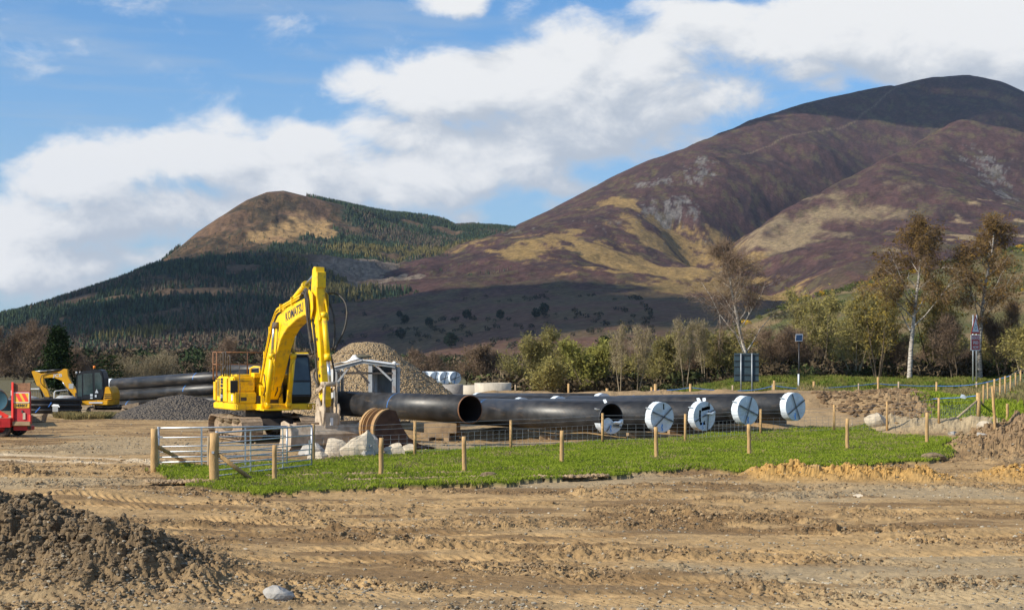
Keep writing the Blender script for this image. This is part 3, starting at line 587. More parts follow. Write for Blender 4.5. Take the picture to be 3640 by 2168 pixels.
def col_main(X, Y, Z):
    heath = np.array([.072, .039, .034]); dark = np.array([.036, .025, .025]); tan = np.array([.25, .165, .062]); olive = np.array([.135, .115, .050]); bracken = np.array([.165, .090, .056]); rock = np.array([.16, .145, .13]); green = np.array([.085, .085, .035])
    n1 = fbm(X/120, Y/200, 5, 111, .6); n2 = fbm(X/45, Y/80, 5, 112, .62); n3 = fbm(X/14, Y/22, 4, 113, .6); st_ = fbm(X/62+Y/500, Y/105, 6, 114, .68)
    c = np.broadcast_to(heath, X.shape+(3,))*(.52+.95*n3[..., None]); c = mx(c, sstep(.45, .65, n2)*.6, dark); c = mx(c, sstep(.54, .66, fbm(X/22+Y/400, Y/30, 5, 118, .7))*.55, olive*.8)
    c = mx(c, sstep(1750, 1200, Y)*.75*sstep(.36, .55, n1+.06), bracken*1.0); c = mx(c, sstep(1750, 1450, Y)*.4*sstep(.42, .62, n2), olive)
    c = mx(c, sstep(1300, 1000, Y)*.5*sstep(50, 250, X)*sstep(.4, .6, n1), green)
    tm = wb(X, Y, [(2000,2150,210,230,1.),(2250,1950,230,210,1.05),(2450,1780,170,180,1.1),(2150,2350,190,160,.85),(1850,2150,100,100,.9),(2560,1700,130,170,1.),(2330,1750,160,110,1.),(2420,2250,90,110,.6)])
    tm = np.maximum(tm*.55, wbp(X, Y, z_main, [(2030,830),(2130,800),(2250,780),(1960,850),(2180,860),(2080,890),(2320,850),(2400,840),(2450,920),(2520,880),(2350,960),(2250,930),(2150,960),(2450,1000),(2560,960),(2620,1010),(2360,1010),(1900,885),(2200,722),(2680,930)], 75, 105, 1.))
    k = sstep(.46, .64, tm*.66+(st_-.5)*1.7+.10)*sstep(.05, .3, tm); c = mx(c, k*.92, tan*(.85+.3*n3[..., None]))
    sp = wb(X, Y, [(2870,2230,190,110,.9),(2760,2130,120,130,1.),(3050,2330,170,90,.6)]); c = mx(c, sstep(.40, .7, sp*.7+(n2-.5)*.9+.1)*.75, [.27, .20, .11])
    fl = sstep(.66, .74, fbm(X/55+7, Y/60, 5, 115, .55))*sstep(0, 300, X-.16*Y)*(Y < 2300); c = mx(c, fl*.75, [.34, .25, .13])
    rk = wb(X, Y, [(2550,2120,50,70,.6),(2200,2300,300,200,.35),(1850,2250,90,90,.5)])
    rk = np.maximum(rk, wbp(X, Y, z_main, [(2501,575),(2495,610),(2464,630),(2346,640),(2290,655),(2376,728),(2339,776),(2430,720)], 36, 60, 1.)); rk = np.maximum(rk, wbp(X, Y, z_main, [(3510,569),(3530,640),(3500,600),(3580,700)], 45, 110, .9))
    c = mx(c, sstep(.66, .76, rk*.36+fbm(X/11, Y/20, 5, 116, .72)*.80)*.85, rock*(.4+1.2*fbm(X/5, Y/9, 3, 117)[..., None]))
    # footpath climbing to the top
    pth = [(2600,3000),(2740,3150),(2880,3330),(2980,3430),(3080,3570),(3140,3680),(3199,3800)]
    for (a, b) in zip(pth[:-1], pth[1:]):
        e = caps(X, Y, ((a[0]-CX)/F*a[1], a[1]), ((b[0]-CX)/F*b[1], b[1]), 2.4, 1.); c = mx(c, e*.38, [.34, .27, .17])
    return c
def HB(X, Y): return wbp(X, Y, z_left, [(950,722),(1000,700),(860,775),(1080,715),(780,825),(1000,780),(720,850),(900,840),(1060,760)], 88, 170, 1.1)
def KB(X, Y): return wbp(X, Y, z_left, [(1105,790),(1040,822),(960,855),(1120,828)], 40, 55, 1.1)
def FB(X, Y): return wbp(X, Y, z_left, [(1344,935),(1431,964),(1250,955),(1400,1000)], 62, 110, 1.1)
def col_left(X, Y, Z):
    n2 = fbm(X/40, Y/50, 5, 122, .62); n3 = fbm(X/13, Y/16, 4, 123, .6)
    c = np.broadcast_to(np.array([.022, .034, .022]), X.shape+(3,))*(.8+.5*n3[..., None])
    h = HB(X, Y)
    bare = sstep(.35, .6, h*.85+(n2-.5)*.7); c = mx(c, bare, np.array([.112, .070, .037])*(.5+.95*n3[..., None])); c = mx(c, bare*sstep(.42, .56, fbm(X/13, Y/24, 5, 126, .72))*.9, [.050, .040, .024])
    k2 = KB(X, Y); c = mx(c, sstep(.4, .62, k2+(n3-.5)*.3), [.32, .205, .09])
    cf = FB(X, Y); c = mx(c, sstep(.35, .6, cf+(n2-.5)*.3), np.array([.19, .145, .105])*(.35+1.3*fbm(X/4+Y/12, Y/26, 5, 124, .65)[..., None]))
    sc = sstep(.62, .70, fbm(X/90, Y/70, 4, 125))*.6; c = mx(c, sc, [.17, .10, .06])
    return c
def col_knoll(X, Y, Z):
    n2 = fbm(X/22, Y/22, 5, 131, .6); n3 = fbm(X/5, Y/5, 3, 132)
    c = np.broadcast_to(np.array([.125, .112, .045]), X.shape+(3,))*(.7+.4*n3[..., None]); c = mx(c, sstep(.5, .62, n2)*.8, [.22, .15, .08]); return mx(c, sstep(.6, .72, fbm(X/15+4, Y/12, 4, 133))*.6, [.06, .08, .025])
hm = vcmat('hill_vegetation', .97, .14, .42, .8, .2, 2.6, .1); hk = vcmat('meadow_cover', .97, .6, .25, .5, .6, .5, .1)
surf('mountain', z_main, col_main, -.26, .52, 700, 6200, 760, 560, hm)
surf('hill', z_left, col_left, -.50, .06, 560, 4400, 560, 460, hm)
surf('hillside', z_knoll, col_knoll, .09, .52, 240, 1150, 260, 160, hk)

# ------------------------------------------------------------------ far woods
def cones(name, X, Y, Z, H, Wd, rg, m, col, round_=0.):
    """small conifers: three ragged tiers each"""
    n = len(X); k = 7; an = np.linspace(0, 2*np.pi, k, endpoint=False); ts = [(.0, .55, 1.), (.28, .80, .74), (.55, 1., .46)]
    V = np.empty((n, 3*(k+1), 3)); Fs = []
    for i, (b, t, wd) in enumerate(ts):
        rr = (Wd/2*wd)[:, None]*rg.uniform(.6, 1.35, (n, k)); a = an[None]+rg.uniform(0, 6.28, (n, 1))
        j = i*(k+1); V[:, j:j+k, 0] = X[:, None]+np.cos(a)*rr; V[:, j:j+k, 1] = Y[:, None]+np.sin(a)*rr; V[:, j:j+k, 2] = (Z+H*b)[:, None]+rg.uniform(-.05, .05, (n, k))*H[:, None]
        V[:, j+k, 0] = X; V[:, j+k, 1] = Y; V[:, j+k, 2] = Z+H*t
        Fs += [[j+q, j+(q+1) % k, j+k] for q in range(k)]
    f = (np.array(Fs)[None]+(np.arange(n)*3*(k+1))[:, None, None]).reshape(-1, 3)
    return arrays(name, V.reshape(-1, 3), f, m, col=np.repeat(col, 3*(k+1), 0))
def crowns(name, X, Y, Z, H, Wd, rg, m, col, q=26, fs=.20):
    """small broadleaf crowns: loose clusters of facets"""
    n = len(X); d = rg.normal(0, 1, (n, q, 3)); d /= np.linalg.norm(d, axis=2, keepdims=True); d *= rg.uniform(.35, 1, (n, q, 1))**.5
    c = np.stack([X[:, None]+d[..., 0]*Wd[:, None]/2, Y[:, None]+d[..., 1]*Wd[:, None]/2, (Z+H*.58)[:, None]+d[..., 2]*H[:, None]*.42], -1)
    s = (Wd*fs)[:, None, None, None]; t = c[:, :, None]+rg.normal(0, 1, (n, q, 3, 3))*s
    V = t.reshape(-1, 3); return arrays(name, V, np.arange(len(V)).reshape(-1, 3), m, col=np.repeat(col*1., q*3, 0))
fm = vcmat('wood_canopy', .95, .25, .3, 0, spec=.1)
def far_woods():
    rg = np.random.default_rng(21)
    n = 300000; Y = 1/rg.uniform(1/3300, 1/640, n); Y = np.where(rg.uniform(0, 1, n) < .45, rg.uniform(1500, 3200, n), Y); X = rg.uniform(-.46, .03, n)*Y; Z = z_left(X, Y)
    h = HB(X, Y); n2 = fbm(X/40, Y/50, 4, 122, .62)
    k2 = KB(X, Y); cf = FB(X, Y)
    bare = (h*.85+(n2-.5)*.7 > .40) | (k2 > .42) | (cf > .42)
    u = X/Y
    infront = (z_main(X, np.full_like(X, 1.)*Y) > Z+6) & (u > -.2)
    keep = (~bare | (rg.uniform(0, 1, n) < .06)) & ~infront & (fbm(X/90, Y/70, 4, 125) < .66)
    thin = np.clip(.16+1.0*(Y/2400)**2*0+.0, 0, 1); dens = np.clip(.22+.38*sstep(1500, 2500, Y), 0, 1); keep &= rg.uniform(0, 1, n) < dens; keep &= (u < -.14) | (Y > 1500); keep &= ~((CX+F*u < 1090) & (CX+F*u > 640) & (Y > 2280))
    X, Y, Z, bare, h = X[keep], Y[keep], Z[keep], bare[keep], h[keep]; n = len(X)
    px = CX+F*X/Y; py = HY-F*(Z-CH)/Y
    lar = np.maximum(wbp(X, Y, z_left, [(1170,905),(1250,893),(1320,890),(1480,900),(1600,890),(1700,872),(1200,1030),(1180,990),(1100,930)], 60, 90, .95), wbp(X, Y, z_left, [(470,1200),(510,1185)], 26, 60, 1.1))
    isl = rg.uniform(0, 1, n) < sstep(.35, .8, lar+(fbm(X/60, Y/60, 3, 141)-.5)*.5)
    low = sstep(1250, 850, Y)*.75*sstep(.35, .55, fbm(X/80, Y/90, 3, 142)+.05); isd = (rg.uniform(0, 1, n) < low) & ~isl
    H = rg.uniform(7, 11.5, n)*(.7+.6*fbm(X/50, Y/50, 2, 143)); H[bare] *= .5; H *= 1-.25*sstep(1200, 1900, Y); Wd = H*rg.uniform(.36, .52, n)
    base = np.array([[.036, .056, .032]])*rg.uniform(.5, 1.6, (n, 1)); base[rg.uniform(0, 1, n) < .25] *= [1.25, 1.1, .8]
    pt = fbm(X/110, Y/140, 4, 147, .6)+.10*np.exp(-(((CX+F*X/Y)-900)/380)**2)*(Y < 2200); pk_ = rg.uniform(0, 1, n) < sstep(.50, .64, pt)*.75; base[pk_] = np.array([[.095, .075, .050]])*rg.uniform(.6, 1.4, (pk_.sum(), 1))
    base[isl] = np.array([.125, .105, .038])*rg.uniform(.6, 1.4, (isl.sum(), 1))
    k = ~isd; tag(cones('conifer_wood', X[k], Y[k], Z[k]-1.5, H[k], Wd[k], rg, fm, base[k]), kind='stuff')
    k = isd; c = np.array([[.115, .080, .055]])*rg.uniform(.6, 1.4, (k.sum(), 1)); tag(crowns('bare_wood', X[k], Y[k], Z[k]-2, H[k]*.8, H[k]*.9, rg, fm, c, 80, .07), kind='stuff')
    print('wood trees', n)
    # valley floor wood hiding the foot of the hills
    n = 2200; Y = rg.uniform(230, 640, n); X = rg.uniform(-.45, .20, n)*Y; c = np.where(rg.uniform(0, 1, (n, 1)) < .72, [[.095, .070, .045]], [[.035, .050, .022]])*rg.uniform(.6, 1.4, (n, 1))
    H = rg.uniform(5, 9, n)*np.where(X/Y > -.13, .75, 1)*(.45+.55*Y/640); tag(crowns('valley_wood', X, Y, np.full(n, -.5), H, H*.95, rg, fm, c, 260, .055), kind='stuff')
    n = 1500; Y = rg.uniform(127, 158, n); X = rg.uniform(-.02, .44, n)*Y; H = rg.uniform(.7, 2.2, n)
    c = np.where(rg.uniform(0, 1, (n, 1)) < .7, [[.105, .078, .048]], [[.085, .095, .035]])*rg.uniform(.6, 1.4, (n, 1)); tag(crowns('undergrowth', X, Y, gz(X, Y)-.2, H, H*1.8, rg, fm, c, 150, .05), kind='stuff')
    # scrub and gorse over the near green hillside
    n = 1500; Y = rg.uniform(260, 720, n); X = rg.uniform(.14, .45, n)*Y; Z = z_knoll(X, Y); k = (fbm(X/30, Y/30, 3, 144) > .5) & (Z > 2); X, Y, Z = X[k], Y[k], Z[k]; n = len(X)
    c = np.where(rg.uniform(0, 1, (n, 1)) < .15, [[.42, .26, .02]], [[.085, .10, .03]])*rg.uniform(.7, 1.25, (n, 1)); H = rg.uniform(1., 2.6, n)
    tag(crowns('gorse_scrub', X, Y, Z-.4, H, H*1.6, rg, fm, c, 130, .07), kind='stuff')
    n = 380; Y = rg.uniform(820, 1500, n); X = rg.uniform(-.13, .10, n)*Y; Z = z_main(X, Y); k = (fbm(X/60, Y/80, 3, 145) > .55); X, Y, Z = X[k], Y[k], Z[k]; n = len(X)
    H = rg.uniform(2, 5, n); tag(crowns('hill_scrub', X, Y, Z-.8, H, H*1.5, rg, fm, np.array([[.050, .048, .030]])*rg.uniform(.6, 1.4, (n, 1)), 50, .10), kind='stuff')
    # lone trees on the open lower slope
    L = ['dark pine at the near end of the slope trees', 'round holly above the gravel heap', 'pine standing alone on the bracken', 'twin crowned pine in the middle of the slope row', 'pine beside the slope rocks', 'taller pine over the slope rocks', 'broad dark tree low on the bracken slope', 'dark thicket tree below the pines', 'bushy tree at the foot of the slope']
    for i, (px, py, hh) in enumerate([(1420, 1128, 26), (1440, 1150, 34), (1660, 1135, 38), (1778, 1135, 36), (1905, 1130, 38), (1935, 1115, 40), (1602, 1235, 58), (1425, 1205, 42), (1525, 1160, 34)]):
        Y = np.linspace(720, 1700, 2500); X = (px-CX)/F*Y; z = z_main(X, Y); r = CH+(HY-py)*Y/F; j = int(np.argmax(r <= z)) if (r <= z).any() else 1500
        y, x, zz = Y[j], X[j], z[j]; h = hh*y/F; q = 420; d = rg.normal(0, 1, (q, 3)); d /= np.linalg.norm(d, axis=1)[:, None]; d *= rg.uniform(.3, 1, (q, 1))**.4
        ce = d*[h*.42, h*.42, h*.42]+[0, 0, h*.55]; V = (ce[:, None]+rg.normal(0, h*.07, (q, 3, 3))).reshape(-1, 3)
        t = thing('hill_tree', L[i], 'tree', (x, y, zz-.5), 0, 'lone trees on the open slope')
        arrays('crown', V, np.arange(len(V)).reshape(-1, 3), fm, t, col=np.tile(np.array([[.030, .045, .026]]), (len(V), 1)))
        MB().tube([(0, 0, 0), (0, 0, h*.6)], [h*.05, h*.02], 6).build('trunk', M['bark'], t)
far_woods()
# ------------------------------------------------------------------ cumulus out of frame whose shadows lie on the hills
def cloud(name, spots, seed):
    rg = random.Random(seed); bm = bmesh.new()
    for (X, Y, Z, rx, ry) in spots:
        k = (1350-Z)/sdir.z; c = Vector((X, Y, Z))+sdir*k
        for i in range(9):
            a = rg.uniform(0, 6.28); q = rg.uniform(0, .8); b2 = icolump(rg, (rx*rg.uniform(.4, .62), ry*rg.uniform(.4, .62), 90*rg.uniform(.6, 1.3)), (c.x+math.cos(a)*rx*q, c.y+math.sin(a)*ry*q, c.z+rg.uniform(0, 110)), sub=3, amp=.4)
            me = bpy.data.meshes.new('x'); b2.to_mesh(me); b2.free(); bm.from_mesh(me); bpy.data.meshes.remove(me)
    o = bm_obj(bm, name, M['cloud'], smooth=True); tag(o, kind='structure'); return o
def cloudmat(tr):
    m = bpy.data.materials.new('cloud_vapour'); m.use_nodes = True; m.node_tree.nodes.clear(); k = NT(m.node_tree)
    a = k('ShaderNodeBsdfTransparent', {'Color': (1, 1, 1, 1)}); b = k('ShaderNodeBsdfDiffuse', {'Color': (.92, .92, .92, 1)}); s = k('ShaderNodeMixShader', {0: tr, 1: a.outputs[0], 2: b.outputs[0]})
    k.l.new(s.outputs[0], k('ShaderNodeOutputMaterial').inputs[0]); return m
M['cloud'] = cloudmat(.55)
cloud('cloud', [((3150-CX)/F*3720, 3760, 680, 400, 400), ((2820-CX)/F*3560, 3600, 620, 260, 240), ((3200-CX)/F*3560, 3600, 620, 280, 170), ((3550-CX)/F*3850, 3900, 750, 400, 380), ((2420-CX)/F*3400, 3440, 480, 230, 110), ((2100-CX)/F*3280, 3320, 400, 230, 90)], 3)
M['cloud'] = cloudmat(.09)
cloud('cloud', [((1300-CX)/F*1150, 1150, 40, 330, 260), ((1700-CX)/F*1250, 1200, 60, 260, 260), ((2200-CX)/F*1150, 1200, 60, 300, 190), ((1500-CX)/F*1450, 1450, 90, 200, 170), ((2600-CX)/F*1000, 1050, 40, 260, 200)], 4)
M['cloud'] = cloudmat(.10)
cloud('cloud', [((200-CX)/F*1300, 1300, 40, 420, 330), ((700-CX)/F*1400, 1400, 60, 330, 350), ((600-CX)/F*1900, 1850, 120, 260, 200), ((300-CX)/F*1800, 1800, 100, 260, 230), ((1000-CX)/F*1300, 1250, 50, 250, 260)], 5)
# ================================================================== BIG YELLOW EXCAVATOR (x forward, y to its left)
def rot2(p, a): return (p[0]*math.cos(a)-p[1]*math.sin(a), p[0]*math.sin(a)+p[1]*math.cos(a))
def loop_path(x0, x1, r, z0, sag=0.05, n=10):
    """outline of a crawler belt: bottom run, end arcs, top run"""
    pts = []
    for i in range(n+1): a = -math.pi/2+math.pi*i/n; pts.append((x1-r+r*math.cos(a), z0+r+r*math.sin(a)))
    for i in range(1, 6): t = i/6; pts.append((x1-r+(x0-x1+2*r)*t, z0+2*r-sag*math.sin(math.pi*t)))
    for i in range(n+1): a = math.pi/2+math.pi*i/n; pts.append((x0+r+r*math.cos(a), z0+r+r*math.sin(a)))
    return pts
def belt(path, y0, y1, pitch, th, proud, gap=.012):
    """shoes with a raised grouser, laid along the closed path"""
    mb = MB(); pts = [Vector((p[0], 0, p[1])) for p in path]; pts.append(pts[0]); L = [0]
    for a, b in zip(pts[:-1], pts[1:]): L.append(L[-1]+(b-a).length)
    n = int(L[-1]/pitch); pitch = L[-1]/n
    def at(s):
        s %= L[-1]
        for i in range(len(L)-1):
            if s <= L[i+1]: return pts[i].lerp(pts[i+1], (s-L[i])/max(1e-6, L[i+1]-L[i]))
        return pts[-1]
    for i in range(n):
        a, b = at(i*pitch+gap), at((i+1)*pitch-gap); d = (b-a).normalized(); nrm = Vector((0, 1, 0)).cross(d)*-1
        q = [a-nrm*0, b-nrm*0, b+nrm*th, a+nrm*th]
        v = [(p.x, y, p.z) for y in (y0, y1) for p in q]; f = [(0, 1, 2, 3), (7, 6, 5, 4), (0, 4, 5, 1), (1, 5, 6, 2), (2, 6, 7, 3), (3, 7, 4, 0)]
        mb.add(v, f)
        m0, m1 = a.lerp(b, .62)+nrm*th, a.lerp(b, .78)+nrm*th; v = [(p.x, y, p.z) for y in (y0+.01, y1-.01) for p in (m0, m1, m1+nrm*proud, m0+nrm*proud)]; mb.add(v, f)
    return mb
def mound_bm(rng, c, r, sub=3, amp=.35): return icolump(rng, r, c, sub=sub, amp=amp)
def big_excavator():
    t = thing('excavator', 'big yellow crawler excavator parked behind the field gates with its boom raised', 'excavator', (-9.95, 56.4, 0), R(-62))
    rg = random.Random(3)
    for s in (-1, 1):
        yc = s*1.2; pth = loop_path(-2.35, 2.35, .46, .04)
        b = belt(pth, yc-.42, yc+.42, .2, .035, .035).build('track', M['steelmud'], t)
        fr = MB().prism([(-1.8, .22), (1.8, .22), (1.9, .5), (1.6, .74), (.5, .80), (-1.6, .78), (-1.9, .5)], yc-.24, yc+.24).build('track_frame', M['steelmud'], b)
        for x in (-1.4, -.95, -.5, 0, .5, .95, 1.4): MB().lathe([(0, -.16), (.13, -.16), (.16, -.1), (.13, 0), (.16, .1), (.13, .16), (0, .16)], (x, yc, .2), 'y', 12).build('roller', M['steelmud'], b)
        for x in (-1.9, 1.9): MB().lathe([(0, -.19), (.30, -.19), (.36, -.12), (.30, 0), (.36, .12), (.30, .19), (0, .19)], (x, yc, .5), 'y', 20).build('track_wheel', M['steelmud'], b)
        bm = bmesh.new()
        for (x, z, rx, rz) in ((-.9, .82, .55, .16), (.1, .84, .6, .18), (1.0, .80, .5, .15), (-.3, .52, .9, .2)):
            b2 = icolump(rg, (rx, .2, rz), (x, yc+s*.17, z), sub=3, amp=.45); me = bpy.data.meshes.new('x'); b2.to_mesh(me); b2.free(); bm.from_mesh(me); bpy.data.meshes.remove(me)
        bm_obj(bm, 'packed_mud', M['soil'], b)
    MB().prism([(-1.5, .45), (1.5, .45), (1.2, .85), (-1.2, .85)], -.8, .8).build('undercarriage_frame', M['darkst'], t)
    MB().lathe([(.0, .8), (.72, .8), (.72, 1.2), (0, 1.2)], (0, 0, 0), 'z', 28).build('slew_ring', M['darkst'], t)
    # deck with rounded tail
    out = [(1.18, -1.5), (1.3, -1.42), (1.3, 1.42), (1.18, 1.5), (-1.9, 1.5)]+[(-1.9-1.0*math.sin(a), 1.5*math.cos(a)) for a in np.linspace(.35, math.pi-.35, 10)]+[(-1.9, -1.5)]
    full = [(.90, -1.5), (.98, -1.4), (.98, -.62), (1.62, -.62), (1.62, .5), (1.62, 1.44), (1.5, 1.5), (-1.9, 1.5)]+out[5:-1]+[(-1.9, -1.5)]
    MB().prism(full[:], 1.2, 1.44, 'z').build('deck', M['yellow'], t, .03)
    cw = [(-1.55, 1.5), (-1.9, 1.5)]+[(-1.9-1.0*math.sin(a), 1.5*math.cos(a)) for a in np.linspace(.3, math.pi-.3, 12)]+[(-1.9, -1.5), (-1.55, -1.5)]
    MB().prism(cw, 1.443, 2.36, 'z').build('counterweight', M['yellow'], t, .09)
    hs = MB().box(-1.547, -.02, -1.49, 1.49, 1.443, 2.50).build('engine_housing', M['yellow'], t, .07)
    MB().box(-1.3, -.3, -1.0, .9, 2.50, 2.58, .02).build('engine_hood', M['yellow'], hs, .03)
    g = MB()
    for i in range(13): g.box(-1.42, -1.06, -1.515, -1.497, 1.72+i*.048, 1.742+i*.048)
    g.box(-1.42, -1.0, -1.515, -1.497, 2.36, 2.40); g.build('grille', M['darkst'], hs)
    d = MB().box(-.90, -.62, -1.512, -1.496, 1.50, 2.02).build('model_plate', M['black'], hs)
    lettering('210', .20, M['signwhite'], hs, (-.76, -1.516, 1.70), (1, 0, 0), (0, 0, 1), 'model_number'); lettering('K', .16, M['amber'], hs, (-.76, -1.516, 1.91), (1, 0, 0), (0, 0, 1), 'model_letter')
    q = MB()
    for z in (2.08, 2.22, 2.34): q.box(-.90+(z-2.08)*.1, -.64+(z-2.08)*.1, -1.512, -1.496, z, z+.10)
    q.build('decal', M['navy'], hs)
    # right hand boxes in front
    tb = MB().box(-.015, .72, -1.47, -.60, 1.90, 2.50).build('toolbox', M['yellow'], t, .05)
    MB().box(.722, .745, -1.2, -.80, 2.22, 2.26).build('handle', M['yellow'], tb); MB().box(.722, .745, -1.2, -.80, 2.32, 2.335).build('vent', M['darkst'], tb)
    ft = MB().box(-.015, .93, -1.485, -.60, 1.445, 1.897).build('fuel_tank', M['yellow'], t, .04)
    MB().box(.932, .94, -1.24, -1.0, 1.56, 1.70).build('warning_label', M['darkst'], ft)
    MB().box(.55, .70, -1.50, -1.487, 1.56, 1.80).build('white_label', M['signwhite'], ft)
    MB().lathe([(0, .0), (.26, .02), (.26, .07), (.17, .15), (0, .19)], (-1.9, -1.0, 2.40), 'z', 16).build('filler_cap', M['yellow'], t)
    mr = MB().tube([(.95, -1.30, 1.5), (.98, -1.28, 2.0), (.92, -1.30, 3.05), (.84, -1.36, 3.08)], .016, 6).build('mirror_bar', M['darkst'], t)
    MB().box(.80, .88, -1.62, -1.34, 1.86, 2.36, .03).build('mirror', M['black'], mr)
    # cab
    cb = MB().prism([(-.35, 1.45), (1.35, 1.45), (1.58, 1.75), (1.52, 2.35), (1.25, 3.30), (1.1, 3.36), (-.35, 3.36)], .56, 1.46).build('cab', M['black'], t, .03)
    MB().prism([(-.38, 3.362), (1.2, 3.362), (1.12, 3.46), (-.3, 3.47)], .54, 1.48).build('cab_roof', M['yellow'], cb, .02)
    MB().box(1.16, 1.30, .60, 1.42, 3.37, 3.40).build('sun_visor', M['white'], cb)
    MB().add([(1.538, .64, 2.36), (1.538, 1.38, 2.36), (1.285, 1.38, 3.24), (1.285, .64, 3.24), (1.523, .64, 2.36), (1.523, 1.38, 2.36), (1.27, 1.38, 3.24), (1.27, .64, 3.24)], [(0, 1, 2, 3), (7, 6, 5, 4), (0, 4, 5, 1), (2, 6, 7, 3), (1, 5, 6, 2), (0, 3, 7, 4)]).build('windscreen', M['glass'], cb)
    MB().add([(1.588, .64, 1.8), (1.588, 1.38, 1.8), (1.548, 1.38, 2.28), (1.548, .64, 2.28), (1.57, .64, 1.8), (1.57, 1.38, 1.8), (1.53, 1.38, 2.28), (1.53, .64, 2.28)], [(0, 1, 2, 3), (7, 6, 5, 4), (0, 4, 5, 1), (2, 6, 7, 3), (1, 5, 6, 2), (0, 3, 7, 4)]).build('lower_window', M['glass'], cb)
    MB().prism([(-.2, 2.2), (1.38, 2.2), (1.14, 3.22), (-.2, 3.22)], .548, .556).build('side_window', M['glass'], cb)
    MB().prism([(-.2, 2.2), (1.38, 2.2), (1.14, 3.22), (-.2, 3.22)], 1.464, 1.472).build('side_window', M['glass'], cb)
    MB().box(1.4, 1.66, .48, .60, 1.445, 2.0, .03).build('cab_corner', M['yellow'], cb)
    MB().tube([(1.64, 1.30, 1.2), (1.68, 1.30, 1.42), (1.68, 1.55, 1.42), (1.64, 1.55, 1.2)], .03, 6).build('step_rail', M['yellow'], t)
    # boom, side profile
    bo = [(.35, 1.62), (.62, 1.48), (.95, 1.60), (1.9, 2.70), (2.45, 3.45), (2.95, 3.98), (3.6, 4.34), (4.7, 4.66), (5.9, 4.84), (6.15, 4.92), (6.24, 5.12), (6.1, 5.34), (5.6, 5.42), (3.7, 5.16), (2.55, 4.86), (2.05, 4.52), (1.4, 3.65), (.45, 2.2), (.3, 1.85)]
    boom = MB().prism(bo, -.27, .27).build('boom', M['yellow'], t, .02)
    for s in (-1, 1):
        MB().prism([(.7, 2.35), (2.1, 4.25), (2.5, 4.62), (2.95, 4.5), (2.6, 3.9), (1.2, 2.2)], s*.276-.008, s*.276+.008).build('reinforcing_plate', M['yellow'], boom)
        MB().lathe([(0, -.12), (.13, -.12), (.13, .12), (0, .12)], (2.6, s*.36, 4.48), 'y', 16).build('pivot_boss', M['darkst'], boom)
    lettering('KOMATSU', .47, M['navy'], boom, (4.45, -.276, 4.92), (1, 0, .17), (0, 0, 1), 'brand_lettering', .004, xs=.92)
    lettering('KOMATSU', .47, M['navy'], boom, (4.45, .276, 4.92), (-1, 0, -.17), (0, 0, 1), 'brand_lettering', .004, xs=.92)
    MB().prism([(.1, 1.42), (1.1, 1.42), (.9, 2.1), (.6, 2.2), (.2, 2.1)], -.44, -.30).prism([(.1, 1.42), (1.1, 1.42), (.9, 2.1), (.6, 2.2), (.2, 2.1)], .30, .44).build('boom_bracket', M['yellow'], t, .01)
    MB().box(1.0, 2.05, -.66, .46, 1.20, 1.25).build('front_plate', M['yellow'], t)
    MB().box(.2, .95, -.58, .50, 1.445, 1.75).build('valve_block', M['darkst'], t)
    for s in (-1, 1):
        y = s*.43; c = MB().tube([(1.75, y, 1.42), (2.32, y, 3.35)], .10, 14).tube([(2.28, y, 3.22), (2.34, y, 3.42)], .125, 14).lathe([(0, -.08), (.13, -.08), (.13, .08), (0, .08)], (1.75, y, 1.42), 'y', 12).build('boom_cylinder', M['yellow'], t)
        MB().tube([(2.34, y, 3.4), (2.60, y, 4.48)], .055, 12).build('piston_rod', M['chrome'], c)
        MB().tube([(2.05, y-s*.13, 2.0), (2.3, y-s*.13, 2.9), (2.42, y, 3.25)], .025, 6).build('feed_pipe', M['yellow'], c)
    # stick cylinder on the back of the boom
    c = MB().tube([(2.85, 0, 5.14), (4.95, 0, 5.92)], .125, 14).tube([(4.85, 0, 5.885), (5.0, 0, 5.94)], .155, 14).prism([(2.6, 4.84), (3.15, 4.98), (2.98, 5.26), (2.75, 5.26)], -.16, .16).build('stick_cylinder', M['yellow'], t)
    MB().tube([(4.98, 0, 5.93), (6.18, 0, 6.36)], .06, 12).build('piston_rod', M['chrome'], c)
    MB().tube([(3.2, .13, 5.45), (4.9, .13, 6.06), (5.0, .05, 6.05)], .022, 6).build('feed_pipe', M['yellow'], c)
    # boom hydraulic lines
    for i, (y, o) in enumerate(((-.31, 0), (-.31, .11), (-.24, .2), (.24, .2))):
        MB().tube([(.45, y, 1.95+o), (.55-o*.4, y, 2.3), (1.2-o*.8, y, 3.38+o*.3), (1.95-o*.9, y, 4.52+o*.5), (2.45-o*.6, y, 4.92+o), (3.1, y, 5.10+o*.8), (4.2, y, 5.28+o*.7), (5.2, y, 5.44+o*.7)], .026, 6).build('hydraulic_line', M['yellow'], boom)
    for x, z in ((1.05, 3.3), (1.7, 4.25), (3.0, 5.08), (4.3, 5.30)): MB().box(x-.04, x+.04, -.35, -.26, z-.1, z+.2).build('line_clamp', M['yellow'], boom)
    MB().tube([(.0, -.55, 2.5), (.0, -.55, 2.82), (.1, -.45, 2.88), (.42, -.3, 2.88), (.5, -.3, 2.5)], .045, 8).build('filler_pipe', M['yellow'], t)
    MB().box(-.1, .5, -.55, -.30, 2.45, 2.65, .02).build('valve_cover', M['yellow'], t)
    # stick
    stp = [(6.10, 6.42), (6.22, 6.52), (6.46, 6.50), (6.52, 6.2), (6.60, 5.1), (6.72, 4.7), (6.94, 3.6), (7.18, 1.75), (7.12, 1.50), (6.92, 1.46), (6.82, 1.62), (6.56, 3.6), (6.18, 4.6), (5.90, 5.05), (5.92, 5.5)]
    stick = MB().prism(stp, -.165, .165).build('stick', M['yellow'], t, .015)
